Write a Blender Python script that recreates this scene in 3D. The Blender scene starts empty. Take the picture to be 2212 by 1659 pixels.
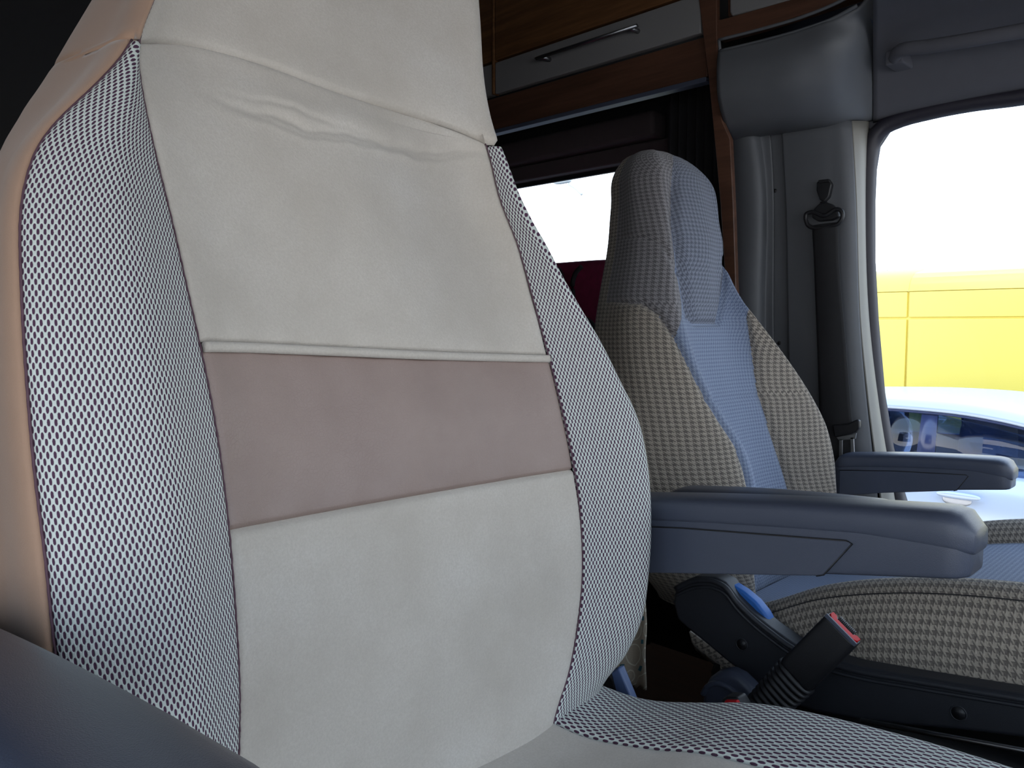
import bpy, bmesh, math, random
import numpy as np
from mathutils import Vector, Matrix

random.seed(4)
SC = bpy.context.scene
COL = SC.collection

# ------------------------------------------------------------------ camera
F, CX, CY = 1720.0, 1106.0, 829.5
PITCH = math.atan((829.5 - 705.0) / F)
S2 = math.sqrt(.5)
cp, sp = math.cos(PITCH), math.sin(PITCH)
FW = np.array([-S2 * cp, S2 * cp, -sp])
UPV = np.array([-S2 * sp, S2 * sp, cp])
RT = np.array([S2, S2, 0.0])
cam_d = bpy.data.cameras.new('camera')
cam_d.sensor_width = 36.0
cam_d.lens = F * 36.0 / 2212.0
cam_d.clip_start = .01
cam_d.clip_end = 400
cam = bpy.data.objects.new('camera', cam_d)
COL.objects.link(cam)
mw = Matrix.Identity(4)
for i, v in enumerate((RT, UPV, -FW)):
    for r in range(3):
        mw[r][i] = v[r]
cam.matrix_world = mw
SC.camera = cam

# ------------------------------------------------------------------ sky and exposure
w = bpy.data.worlds.new('world')
SC.world = w
w.use_nodes = True
nt = w.node_tree
nt.nodes.clear()
out = nt.nodes.new('ShaderNodeOutputWorld')
bg = nt.nodes.new('ShaderNodeBackground')
tc = nt.nodes.new('ShaderNodeTexCoord')
sep = nt.nodes.new('ShaderNodeSeparateXYZ')
rmp = nt.nodes.new('ShaderNodeValToRGB')
el = rmp.color_ramp.elements
el[0].position = 0.0; el[0].color = (.95, .97, 1, 1)
el[1].position = 1.0; el[1].color = (.42, .64, 1.0, 1)
e = el.new(.12); e.color = (.86, .93, 1.0, 1)
e = el.new(.42); e.color = (.66, .81, 1.0, 1)
nt.links.new(tc.outputs['Generated'], sep.inputs[0])
nt.links.new(sep.outputs['Z'], rmp.inputs[0])
nt.links.new(rmp.outputs[0], bg.inputs[0])
bg.inputs[1].default_value = 3.2
nt.links.new(bg.outputs[0], out.inputs[0])
SC.view_settings.view_transform = 'Standard'
SC.view_settings.look = 'None'
SC.view_settings.exposure = 0.12
SC.view_settings.gamma = 1.0
SC.view_settings.use_curve_mapping = False

# ------------------------------------------------------------------ measuring helpers
def ray(px, py):
    return FW + (px - CX) / F * RT - (py - CY) / F * UPV
def U(px, py, Y):                       # point of the plane y = Y seen at that place
    d = ray(px, py)
    return d * (Y / d[1])
def UX(px, py, X):
    d = ray(px, py)
    return d * (X / d[0])
def UZ(px, py, Z):
    d = ray(px, py)
    return d * (Z / d[2])
def proj(P):
    P = np.asarray(P, float)
    dep = np.maximum(P @ FW, 1e-3)
    return CX + F * (P @ RT) / dep, CY - F * (P @ UPV) / dep

def crv(tab, x):                        # smooth 1-D interpolation through a table
    xs = np.array([t[0] for t in tab], float); ys = np.array([t[1] for t in tab], float)
    x = np.asarray(x, float)
    m = np.gradient(ys, xs)
    i = np.clip(np.searchsorted(xs, x) - 1, 0, len(xs) - 2)
    h = xs[i + 1] - xs[i]
    t = (x - xs[i]) / h
    lin = ys[i] + t * (ys[i + 1] - ys[i])
    tt = np.clip(t, 0, 1)
    cub = ((2*tt**3 - 3*tt**2 + 1) * ys[i] + (tt**3 - 2*tt**2 + tt) * h * m[i]
           + (-2*tt**3 + 3*tt**2) * ys[i + 1] + (tt**3 - tt**2) * h * m[i + 1])
    return np.where((t < 0) | (t > 1), lin, cub)

def solveY(trace, X, z):                # depth at which a profile point follows a measured line
    tab = [(q[1], q[0]) for q in trace]
    lo, hi = .01, 3.0
    for _ in range(36):
        mid = (lo + hi) / 2
        px, py = proj((X, mid, z))
        if px < crv(tab, py): lo = mid
        else: hi = mid
    return (lo + hi) / 2

# ------------------------------------------------------------------ materials
def newmat(name):
    m = bpy.data.materials.new(name)
    m.use_nodes = True
    t = m.node_tree
    return m, t, t.nodes['Principled BSDF']
def N(t, kind, **kw):
    n = t.nodes.new(kind)
    for k, v in kw.items(): setattr(n, k, v)
    return n
def math_(t, op, a, b=None, c=None):
    n = t.nodes.new('ShaderNodeMath'); n.operation = op
    for i, v in enumerate((a, b, c)):
        if v is None: continue
        if isinstance(v, (int, float)): n.inputs[i].default_value = v
        else: t.links.new(v, n.inputs[i])
    return n.outputs[0]
def mixc(t, f, a, b):
    n = t.nodes.new('ShaderNodeMix'); n.data_type = 'RGBA'
    if isinstance(f, (int, float)): n.inputs[0].default_value = f
    else: t.links.new(f, n.inputs[0])
    for i, v in ((6, a), (7, b)):
        if isinstance(v, tuple): n.inputs[i].default_value = (*v, 1)
        else: t.links.new(v, n.inputs[i])
    return n.outputs[2]
def noise(t, scale, detail=3, src='Object', vec=None, rough=.6):
    n = t.nodes.new('ShaderNodeTexNoise')
    n.inputs['Scale'].default_value = scale
    n.inputs['Detail'].default_value = detail
    n.inputs['Roughness'].default_value = rough
    if vec is None:
        c = t.nodes.new('ShaderNodeTexCoord'); vec = c.outputs[src]
    t.links.new(vec, n.inputs['Vector'])
    return n.outputs['Fac']
def bump(t, b, h, dist, strength=1.0):
    n = t.nodes.new('ShaderNodeBump')
    n.inputs['Distance'].default_value = dist
    n.inputs['Strength'].default_value = strength
    t.links.new(h, n.inputs['Height'])
    t.links.new(n.outputs[0], b.inputs['Normal'])
def ramp(t, fac, stops):
    n = t.nodes.new('ShaderNodeValToRGB')
    e = n.color_ramp.elements
    e[0].position, e[0].color = stops[0][0], (*stops[0][1], 1)
    e[1].position, e[1].color = stops[-1][0], (*stops[-1][1], 1)
    for p, c in stops[1:-1]:
        q = e.new(p); q.color = (*c, 1)
    t.links.new(fac, n.inputs[0])
    return n.outputs[0]
def simple(name, col, rough=.5, metal=0, var=.12, nscale=40, bscale=900, bdist=.0002, spec=.5, sheen=0):
    m, t, b = newmat(name)
    f = noise(t, nscale)
    lo = tuple(c * (1 - var) for c in col); hi = tuple(min(1, c * (1 + var)) for c in col)
    t.links.new(mixc(t, f, lo, hi), b.inputs['Base Color'])
    b.inputs['Roughness'].default_value = rough
    b.inputs['Metallic'].default_value = metal
    b.inputs['Specular IOR Level'].default_value = spec
    if sheen:
        b.inputs['Sheen Weight'].default_value = sheen
        b.inputs['Sheen Roughness'].default_value = .5
    if bdist: bump(t, b, noise(t, bscale, 2), bdist)
    return m

def suede_mat():
    m, t, b = newmat('beige suede')
    big = noise(t, 9, 4)
    fine = noise(t, 420, 3, rough=.75)
    mp = N(t, 'ShaderNodeMapping'); c = N(t, 'ShaderNodeTexCoord')
    mp.inputs['Scale'].default_value = (260, 260, 14)
    t.links.new(c.outputs['Object'], mp.inputs[0])
    brush = noise(t, 1.0, 3, vec=mp.outputs[0])
    c1 = ramp(t, big, [(.3, (.49, .445, .39)), (.55, (.56, .515, .46)), (.75, (.61, .57, .52))])
    c2 = mixc(t, ramp(t, fine, [(.35, (0, 0, 0)), (.68, (1, 1, 1))]), (.42, .38, .33), c1)
    mx = N(t, 'ShaderNodeMix', data_type='RGBA', blend_type='MIX'); mx.inputs[0].default_value = .55
    t.links.new(c2, mx.inputs[6]); t.links.new(c1, mx.inputs[7])
    t.links.new(mx.outputs[2], b.inputs['Base Color'])
    b.inputs['Roughness'].default_value = .95
    b.inputs['Specular IOR Level'].default_value = .15
    b.inputs['Sheen Weight'].default_value = .25
    h = math_(t, 'ADD', fine, math_(t, 'MULTIPLY', brush, .35))
    bump(t, b, h, .0006, .8)
    return m
SUEDE = suede_mat()

def leather_mat():
    m, t, b = newmat('taupe leather')
    v = N(t, 'ShaderNodeTexVoronoi', feature='DISTANCE_TO_EDGE')
    c = N(t, 'ShaderNodeTexCoord')
    nz = N(t, 'ShaderNodeTexNoise'); nz.inputs['Scale'].default_value = 60
    t.links.new(c.outputs['Object'], nz.inputs['Vector'])
    mx = N(t, 'ShaderNodeMix', data_type='VECTOR'); mx.inputs[0].default_value = .012
    t.links.new(c.outputs['Object'], mx.inputs[4]); t.links.new(nz.outputs['Color'], mx.inputs[5])
    v.inputs['Scale'].default_value = 330
    t.links.new(mx.outputs[1], v.inputs['Vector'])
    big = noise(t, 12, 4)
    t.links.new(ramp(t, big, [(.3, (.26, .19, .165)), (.7, (.30, .225, .195))]), b.inputs['Base Color'])
    b.inputs['Roughness'].default_value = .46
    mp = N(t, 'ShaderNodeMapping'); mp.inputs['Scale'].default_value = (90, 90, 18)
    t.links.new(c.outputs['Object'], mp.inputs[0])
    wr = noise(t, 1.0, 4, vec=mp.outputs[0])
    h = math_(t, 'ADD', math_(t, 'MINIMUM', v.outputs['Distance'], .12), math_(t, 'MULTIPLY', wr, .5))
    bump(t, b, h, .0009, .7)
    return m
LEATHER = leather_mat()

def mesh_mat(name, thread, hole, a=.0046, bb=.0080, rx=.225, ry=.30):
    m, t, b = newmat(name)
    uv = N(t, 'ShaderNodeUVMap'); uv.uv_map = 'UVMap'
    s = N(t, 'ShaderNodeSeparateXYZ'); t.links.new(uv.outputs[0], s.inputs[0])
    u = math_(t, 'DIVIDE', s.outputs[0], a); v = math_(t, 'DIVIDE', s.outputs[1], bb)
    wob = noise(t, 900, 2)
    def cell(du, dv):
        fu = math_(t, 'SUBTRACT', math_(t, 'FRACT', math_(t, 'ADD', u, du)), .5)
        fv = math_(t, 'SUBTRACT', math_(t, 'FRACT', math_(t, 'ADD', v, dv)), .5)
        x = math_(t, 'DIVIDE', fu, rx); y = math_(t, 'DIVIDE', fv, ry)
        x = math_(t, 'POWER', math_(t, 'ABSOLUTE', x), 2.0); y = math_(t, 'POWER', math_(t, 'ABSOLUTE', y), 2.6)
        return math_(t, 'ADD', x, y)
    d = math_(t, 'MINIMUM', cell(0, 0), cell(.5, .5))
    d = math_(t, 'ADD', d, math_(t, 'MULTIPLY', math_(t, 'SUBTRACT', wob, .5), .7))
    mk_ = ramp(t, d, [(.78, (0, 0, 0)), (1.0, (1, 1, 1))])
    col = mixc(t, noise(t, 500, 2), tuple(c * .86 for c in thread), thread)
    t.links.new(mixc(t, mk_, hole, col), b.inputs['Base Color'])
    b.inputs['Roughness'].default_value = .8
    b.inputs['Specular IOR Level'].default_value = .2
    h = math_(t, 'MINIMUM', math_(t, 'MULTIPLY', d, .55), 1.0)
    bump(t, b, math_(t, 'ADD', h, math_(t, 'MULTIPLY', wob, .15)), .0006, .8)
    return m
MESH = mesh_mat('pale honeycomb spacer fabric', (.64, .69, .65), (.075, .034, .066), a=.0039)

def hound_mat(name, light, dark, cell=.0125, contrast_noise=.35, bdist=.0012, vs=1.0):
    m, t, b = newmat(name)
    uv = N(t, 'ShaderNodeUVMap'); uv.uv_map = 'UVMap'
    s = N(t, 'ShaderNodeSeparateXYZ'); t.links.new(uv.outputs[0], s.inputs[0])
    u = math_(t, 'DIVIDE', s.outputs[0], cell); v = math_(t, 'DIVIDE', s.outputs[1], cell * vs)
    A = math_(t, 'LESS_THAN', math_(t, 'FRACT', u), .5)
    B = math_(t, 'LESS_THAN', math_(t, 'FRACT', v), .5)
    D = math_(t, 'LESS_THAN', math_(t, 'FRACT', math_(t, 'MULTIPLY', math_(t, 'ADD', u, v), 2.0)), .5)
    same = math_(t, 'COMPARE', A, B, .1)
    val = math_(t, 'ADD', math_(t, 'MULTIPLY', same, A), math_(t, 'MULTIPLY', math_(t, 'SUBTRACT', 1.0, same), D))
    yarn = noise(t, 2.6 / cell, 3, rough=.8)
    val2 = math_(t, 'ADD', math_(t, 'MULTIPLY', val, 1 - contrast_noise), math_(t, 'MULTIPLY', yarn, contrast_noise * 1.6))
    val2 = math_(t, 'MINIMUM', val2, 1.0)
    t.links.new(mixc(t, val2, dark, light), b.inputs['Base Color'])
    b.inputs['Roughness'].default_value = .9
    b.inputs['Specular IOR Level'].default_value = .15
    b.inputs['Sheen Weight'].default_value = .15
    su = math_(t, 'ABSOLUTE', math_(t, 'SINE', math_(t, 'MULTIPLY', u, math.pi * 2)))
    sv = math_(t, 'ABSOLUTE', math_(t, 'SINE', math_(t, 'MULTIPLY', v, math.pi * 2)))
    h = math_(t, 'ADD', math_(t, 'ADD', math_(t, 'MULTIPLY', math_(t, 'MULTIPLY', su, sv), .35), math_(t, 'MULTIPLY', val, .7)), math_(t, 'MULTIPLY', yarn, 1.3))
    bump(t, b, h, bdist, .8)
    return m
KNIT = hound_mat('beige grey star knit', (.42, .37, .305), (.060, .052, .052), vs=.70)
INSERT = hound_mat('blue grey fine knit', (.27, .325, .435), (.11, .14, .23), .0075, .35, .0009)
SHADEKNIT = hound_mat('shaded star knit', (.285, .272, .28), (.062, .058, .064), vs=.70)  # copy of the star knit with the upper seat's shade put into its colour
HEADKNIT = hound_mat('blue grey star knit', (.235, .26, .325), (.07, .078, .105), .0095, .35, .001)

BROWN = simple('brown stretch fabric', (.37, .235, .162), .85, var=.06, nscale=20, bscale=1400, bdist=.0002, spec=.2, sheen=.3)
PLASTIC = simple('dark grained plastic', (.062, .072, .105), .33, var=.05, bscale=1600, bdist=.00025)
BLACKP = simple('black plastic', (.012, .012, .014), .45, var=.1, bscale=1200, bdist=.0002)
TRIMP = simple('charcoal seat trim plastic', (.022, .024, .030), .5, var=.1, bscale=1300, bdist=.0002)
GREYP = simple('light grey cab plastic', (.105, .110, .120), .55, var=.04, bscale=1500, bdist=.0002)
LINER = simple('grey headliner', (.085, .085, .10), .9, var=.06, bscale=700, bdist=.0003)
BELT = simple('black webbing', (.012, .012, .014), .7, var=.2, bscale=1500, bdist=.0003)
BLUE = simple('bright blue plastic', (.02, .12, .42), .5)
BLUEMET = simple('blue grey painted metal', (.06, .10, .22), .4)
RED = simple('red plastic', (.50, .008, .012), .5, spec=.2)
STEEL = simple('brushed steel', (.35, .36, .38), .3, 1.0, var=.06)
SILVER = simple('silver locker laminate', (.30, .29, .29), .35, .3, var=.04, nscale=6, bdist=.00005)
MAROON = simple('maroon fabric', (.24, .016, .07), .9, var=.3, nscale=60, bscale=500, bdist=.0006)
DARKF = simple('dark blackout curtain', (.012, .011, .014), .9, var=.2)
BLIND = simple('brown grey blind fabric', (.055, .042, .045), .8, var=.1)
CREAM = simple('cream pillar edge plastic', (.22, .21, .185), .6, var=.04)
DARKWALL = simple('dark cabinet laminate', (.02, .018, .018), .6)
RUBBER = simple('black window rubber', (.02, .018, .028), .45)
ASPH = simple('asphalt', (.13, .13, .135), .9, var=.3, nscale=30, bscale=90, bdist=.003)
YEL = simple('yellow van paint', (.85, .68, .13), .35, var=.02, nscale=1, bdist=0)
CARP = simple('pale silver car paint', (.50, .56, .66), .25, .15, var=.02, nscale=1, bdist=0)
TYRE = simple('tyre rubber', (.02, .02, .02), .8)
CARDARK = simple('dark blue pillar film', (.03, .04, .10), .2, bdist=0)
SEATIN = simple('car interior cloth', (.10, .12, .18), .8)
LAMPG = simple('galvanised lamp steel', (.55, .6, .62), .5)
TWIG = simple('pale twigs', (.55, .52, .45), .9)

def wood_mat(name, a, b_, sc=1.0, rough=.45):
    m, t, b = newmat(name)
    c = N(t, 'ShaderNodeTexCoord'); mp = N(t, 'ShaderNodeMapping')
    mp.inputs['Scale'].default_value = (1.4 * sc, 22 * sc, 22 * sc)
    t.links.new(c.outputs['Object'], mp.inputs[0])
    n1 = noise(t, 3.0, 6, vec=mp.outputs[0], rough=.62)
    t.links.new(ramp(t, n1, [(.30, a), (.5, tuple((x + y) / 2 for x, y in zip(a, b_))), (.68, b_)]), b.inputs['Base Color'])
    b.inputs['Roughness'].default_value = rough
    bump(t, b, n1, .0004, .4)
    return m
WOOD = wood_mat('walnut locker veneer', (.090, .038, .014), (.19, .088, .034))
WOODD = wood_mat('dark walnut trim', (.060, .027, .016), (.115, .052, .031))
FLOORW = wood_mat('dark wood floor', (.028, .013, .007), (.055, .026, .013))

def hexcloth_mat():
    m, t, b = newmat('beige ring pattern cloth')
    uv = N(t, 'ShaderNodeUVMap'); uv.uv_map = 'UVMap'
    s = N(t, 'ShaderNodeSeparateXYZ'); t.links.new(uv.outputs[0], s.inputs[0])
    u = math_(t, 'DIVIDE', s.outputs[0], .040); v = math_(t, 'DIVIDE', s.outputs[1], .040)
    def cell(du):
        fu = math_(t, 'SUBTRACT', math_(t, 'FRACT', math_(t, 'ADD', u, du)), .5)
        fv = math_(t, 'SUBTRACT', math_(t, 'FRACT', math_(t, 'ADD', v, du)), .5)
        r = math_(t, 'SQRT', math_(t, 'ADD', math_(t, 'POWER', fu, 2.0), math_(t, 'POWER', fv, 2.0)))
        sq = math_(t, 'MAXIMUM', math_(t, 'ABSOLUTE', fu), math_(t, 'ABSOLUTE', fv))
        return math_(t, 'LESS_THAN', math_(t, 'ABSOLUTE', math_(t, 'SUBTRACT', r, .40)), .025), math_(t, 'LESS_THAN', sq, .09)
    r1, s1 = cell(0.0); r2, s2 = cell(.5)
    base = mixc(t, noise(t, 300, 2), (.44, .36, .27), (.58, .50, .38))
    c1 = mixc(t, r1, base, (.72, .68, .56))
    c2 = mixc(t, math_(t, 'MAXIMUM', s2, 0.0), c1, (.05, .16, .20))
    t.links.new(c2, b.inputs['Base Color'])
    b.inputs['Roughness'].default_value = .9
    bump(t, b, noise(t, 700, 2), .0006)
    return m
HEXC = hexcloth_mat()

def glass_mat(name, tint, refl=.06, dark=0):
    m = bpy.data.materials.new(name); m.use_nodes = True
    t = m.node_tree; t.nodes.clear()
    o = N(t, 'ShaderNodeOutputMaterial'); tr = N(t, 'ShaderNodeBsdfTransparent'); gl = N(t, 'ShaderNodeBsdfGlossy')
    tr.inputs[0].default_value = (*tint, 1); gl.inputs['Roughness'].default_value = .02
    lw = N(t, 'ShaderNodeLayerWeight'); lw.inputs[0].default_value = .35
    f = math_(t, 'ADD', math_(t, 'MULTIPLY', lw.outputs['Fresnel'], .5), refl)
    mx = N(t, 'ShaderNodeMixShader')
    t.links.new(f, mx.inputs[0]); t.links.new(tr.outputs[0], mx.inputs[1]); t.links.new(gl.outputs[0], mx.inputs[2])
    t.links.new(mx.outputs[0], o.inputs[0])
    return m
GLASS = glass_mat('clear window glass', (.97, .98, .99), 0.0)
CARGLASS = glass_mat('car window glass', (.50, .60, .80), .03)

# ------------------------------------------------------------------ object helpers
def link(o, parent=None):
    COL.objects.link(o)
    if parent is not None:
        o.parent = parent
        p = parent
        off = Vector((0, 0, 0))
        while p is not None:
            off += p.location; p = p.parent
        o.location = o.location - off
    return o
def mesh_obj(name, V, Fc, mat, parent=None, uv=None, smooth=True, bevel=0, solid=0, sharp=None, seg=2):
    me = bpy.data.meshes.new(name)
    me.from_pydata([tuple(map(float, v)) for v in V], [], [tuple(map(int, f)) for f in Fc])
    me.validate()
    if uv is not None:
        l = me.uv_layers.new(name='UVMap')
        idx = np.zeros(len(me.loops), int); me.loops.foreach_get('vertex_index', idx)
        l.data.foreach_set('uv', np.asarray(uv, float)[idx].ravel())
    if smooth:
        me.polygons.foreach_set('use_smooth', [True] * len(me.polygons))
    me.materials.append(mat)
    o = bpy.data.objects.new(name, me)
    link(o, parent)
    if solid:
        s = o.modifiers.new('solid', 'SOLIDIFY'); s.thickness = solid; s.offset = -1
    if bevel:
        b = o.modifiers.new('bevel', 'BEVEL'); b.width = bevel; b.segments = seg; b.limit_method = 'ANGLE'; b.angle_limit = .6
        b.harden_normals = False
    if smooth and (bevel or sharp):
        bm = bmesh.new(); bm.from_mesh(me)
        bmesh.ops.recalc_face_normals(bm, faces=bm.faces)
        for e_ in bm.edges:
            if len(e_.link_faces) == 2 and e_.calc_face_angle(0) > (sharp or .7): e_.smooth = False if not bevel else True
        bm.to_mesh(me); bm.free()
        if bevel:
            wn = o.modifiers.new('wn', 'WEIGHTED_NORMAL'); wn.keep_sharp = True
    return o
def thing(name, label, cat, loc=(0, 0, 0), group=None):
    o = bpy.data.objects.new(name, None)
    o.empty_display_size = .05
    o.location = Vector([float(q) for q in loc]); COL.objects.link(o)
    return tag(o, label, cat, group)
def tag(o, label, cat, group=None):
    o['label'] = label; o['category'] = cat
    if group: o['group'] = group
    return o
def struct(o, label=None):
    o['kind'] = 'structure'
    if label: o['label'] = label
    return o
def grid_faces(n, m, flip=False, base=0, wrap=False):
    f = []
    mm = m if wrap else m - 1
    for i in range(n - 1):
        for j in range(mm):
            k = (j + 1) % m
            q = (base + i*m + j, base + i*m + k, base + (i+1)*m + k, base + (i+1)*m + j)
            f.append(q[::-1] if flip else q)
    return f
def grid_obj(name, G, mat, parent=None, flip=False, uvg=None, **kw):
    n, m, _ = G.shape
    return mesh_obj(name, G.reshape(-1, 3), grid_faces(n, m, flip), mat, parent,
                    None if uvg is None else uvg.reshape(-1, 2), **kw)
def arc_uv(G):                          # metres along the cloth in both directions
    du = np.linalg.norm(np.diff(G, axis=1), axis=2)
    u = np.concatenate([np.zeros((G.shape[0], 1)), np.cumsum(du, 1)], 1)
    dv = np.linalg.norm(np.diff(G, axis=0), axis=2).mean(1)
    v = np.concatenate([[0], np.cumsum(dv)])
    return np.stack([u, np.repeat(v[:, None], G.shape[1], 1)], 2)
def normals(G):
    a = np.gradient(G, axis=1); b = np.gradient(G, axis=0)
    n = np.cross(a, b); l = np.linalg.norm(n, axis=2, keepdims=True)
    return n / np.maximum(l, 1e-9)
def prism(name, pts, Y, th, mat, parent=None, bevel=.002, smooth=True, seg=2):   # pixel-measured outline on plane y=Y, th deep in +y
    P = [U(x, y, Y) for x, y in pts]
    return prism3(name, P, (0, th, 0), mat, parent, bevel, smooth, seg)
def prism3(name, P, d, mat, parent=None, bevel=.002, smooth=True, seg=2):
    n = len(P); d = np.array(d, float)
    V = list(P) + [np.array(p) + d for p in P]
    Fc = [tuple(range(n)), tuple(range(2*n - 1, n - 1, -1))] + [(i, n + i, n + (i+1) % n, (i+1) % n) for i in range(n)]
    o = mesh_obj(name, V, Fc, mat, parent, smooth=smooth, bevel=bevel, seg=seg)
    if not bevel:
        bm = bmesh.new(); bm.from_mesh(o.data); bmesh.ops.recalc_face_normals(bm, faces=bm.faces); bm.to_mesh(o.data); bm.free()
    return o
def box(name, a, b, mat, parent=None, bevel=.002, smooth=True):
    x0, y0, z0 = a; x1, y1, z1 = b
    return prism3(name, [(x0, y0, z0), (x1, y0, z0), (x1, y0, z1), (x0, y0, z1)], (0, y1 - y0, 0), mat, parent, bevel, smooth)
def tube(name, P, r, mat, parent=None, seg=10, rz=None, up=(0, 0, 1), closed=False, cap=True):
    P = np.array(P, float); n = len(P)
    r = np.full(n, r) if np.isscalar(r) else np.array(r, float)
    rz_ = r if rz is None else (np.full(n, rz) if np.isscalar(rz) else np.array(rz, float))
    T = np.gradient(P, axis=0) if not closed else (np.roll(P, -1, 0) - np.roll(P, 1, 0))
    T /= np.linalg.norm(T, axis=1, keepdims=True)
    V = []
    for i in range(n):
        a = np.cross(T[i], up); a /= max(np.linalg.norm(a), 1e-6)
        b = np.cross(a, T[i])
        for k in range(seg):
            th = 2 * math.pi * k / seg
            V.append(P[i] + a * r[i] * math.cos(th) + b * rz_[i] * math.sin(th))
    Fc = grid_faces(n, seg, wrap=True)
    if closed:
        for k in range(seg):
            Fc.append(((n-1)*seg + k, (n-1)*seg + (k+1) % seg, (k+1) % seg, k))
    elif cap:
        Fc += [tuple(range(seg))[::-1], tuple(range((n-1)*seg, n*seg))]
    o = mesh_obj(name, V, Fc, mat, parent)
    bm = bmesh.new(); bm.from_mesh(o.data); bmesh.ops.recalc_face_normals(bm, faces=bm.faces); bm.to_mesh(o.data); bm.free()
    return o
def spl(P, n):                          # smooth polyline
    P = np.array(P, float); s = np.concatenate([[0], np.cumsum(np.linalg.norm(np.diff(P, axis=0), axis=1))])
    q = np.linspace(0, s[-1], n)
    return np.stack([crv(list(zip(s, P[:, k])), q) for k in range(P.shape[1])], 1)
def sheet(name, rows, mat, parent=None, nu=24, nv=24, solid=.004, flip=False, smooth=True):
    R = [spl([U(*p) for p in r], nu) for r in rows]
    R = np.array(R)
    G = np.stack([spl(R[:, j], nv) for j in range(nu)], 1)
    return grid_obj(name, G, mat, parent, flip=flip, solid=solid, smooth=smooth)

# ================================================================== SHELL OF THE CAB AND LIVING AREA
FLOOR = -.95
YW = 1.95
struct(box('floor', (-3.4, -.42, FLOOR - .05), (1.0, 2.0, FLOOR), FLOORW, bevel=0))
struct(box('ceiling', (-3.4, -.42, 1.04), (1.0, 2.0, 1.10), LINER, bevel=0))
struct(box('wall_back', (-3.44, -.42, FLOOR), (-3.36, 2.0, 1.06), DARKWALL, bevel=0))
# camera side: solid behind, door window beside the seat
nw = struct(box('wall_near', (-3.4, -.46, FLOOR), (-.45, -.40, 1.06), DARKWALL, bevel=0))
d1 = struct(box('door_1', (-.45, -.46, FLOOR), (1.0, -.40, -.28), GREYP, bevel=0))
struct(box('trim_1', (-.45, -.46, .34), (1.0, -.40, 1.06), LINER, bevel=0))
# windscreen end: dashboard and header, out of view, added to block light
fb = struct(box('wall_front', (.96, -.46, FLOOR), (1.02, 2.0, -.14), DARKWALL, bevel=0))
struct(box('trim_2', (.96, -.46, .58), (1.02, 2.0, 1.06), LINER, bevel=0))
dash = thing('dashboard', 'dark dashboard below the windscreen, unseen, added to block light', 'dashboard', (.8, .8, FLOOR))
G = []
for y in np.linspace(-.36, 1.9, 12):
    G.append([(.955, y, -.16), (.80, y, -.20), (.68, y, -.31), (.62, y, -.40), (.60, y, -.55), (.68, y, -.75), (.78, y, FLOOR + .01)])
grid_obj('dashboard_shell', np.array(G), PLASTIC, dash, solid=.01)
ws = struct(mesh_obj('window_3', [(.99, -.4, -.14), (.99, 2, -.14), (.99, 2, .58), (.99, -.4, .58)], [(0, 1, 2, 3)], GLASS, smooth=False))

# far side wall of the living area with window_1
def wall_with_hole(name, outer, hole, Y, th, mat):
    bm = bmesh.new()
    def loop(pts):
        vs = [bm.verts.new((p[0], Y, p[1])) for p in pts]
        return [bm.edges.new((vs[i], vs[(i + 1) % len(vs)])) for i in range(len(vs))]
    es = loop(outer) + loop(hole)
    bmesh.ops.triangle_fill(bm, edges=es, use_beauty=True)
    r = bmesh.ops.extrude_face_region(bm, geom=bm.faces[:])
    vv = [g for g in r['geom'] if isinstance(g, bmesh.types.BMVert)]
    bmesh.ops.translate(bm, vec=(0, th, 0), verts=vv)
    bmesh.ops.recalc_face_normals(bm, faces=bm.faces)
    me = bpy.data.meshes.new(name); bm.to_mesh(me); bm.free(); me.materials.append(mat)
    o = bpy.data.objects.new(name, me); COL.objects.link(o)
    return struct(o)
wt0 = U(1115, 405, YW); wt1 = U(1430, 345, YW)
zt = (wt0[2] + wt1[2]) / 2
xl, xr = wt0[0] - .55, U(1440, 500, YW)[0]
wall_with_hole('wall_right', [(-3.4, FLOOR), (-.98, FLOOR), (-.98, 1.06), (-3.4, 1.06)],
               [(xl, -.10), (xr, -.10), (xr, zt), (xl, zt)], YW, .04, DARKWALL)
w1 = struct(mesh_obj('window_1', [(xl, YW + .02, -.1), (xr, YW + .02, -.1), (xr, YW + .02, zt), (xl, YW + .02, zt)], [(0, 1, 2, 3)], GLASS, smooth=False))
box('window_rail', (xl, YW - .012, zt - .010), (xr, YW, zt + .006), BLACKP, w1)
box('window_rail', (xl, YW - .03, -.12), (xr, YW, -.10), BLACKP, w1)

# cab side door with window_2
YD = 1.84
glass_trace = [(2420, 172), (2300, 190), (2212, 207), (2100, 222), (2010, 240), (1945, 258), (1905, 278), (1884, 310), (1876, 360),
               (1873, 430), (1873, 560), (1880, 690), (1894, 850), (1913, 970), (1935, 1062), (1950, 1110), (1990, 1135), (2100, 1150), (2300, 1190), (2420, 1215)]
L = np.array([U(x, y, YD) for x, y in glass_trace])
xf = .45
hole = [(p[0], p[2]) for p in L if p[0] < xf - .08]
hole = [(xf, hole[0][1] + .01)] + hole + [(xf, hole[-1][1])]
dr = wall_with_hole('door_2', [(-.80, FLOOR), (1.0, FLOOR), (1.0, 1.06), (-.80, 1.06)], hole, YD, .05, LINER)
w2 = struct(mesh_obj('window_2', [(h[0], YD + .03, h[1]) for h in hole], [tuple(range(len(hole)))], GLASS, smooth=False))
tube('rubber_seal', spl([(h[0], YD - .002, h[1]) for h in hole[1:-1]], 90), 0.019, RUBBER, w2, seg=8, up=(0, 1, 0))

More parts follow.
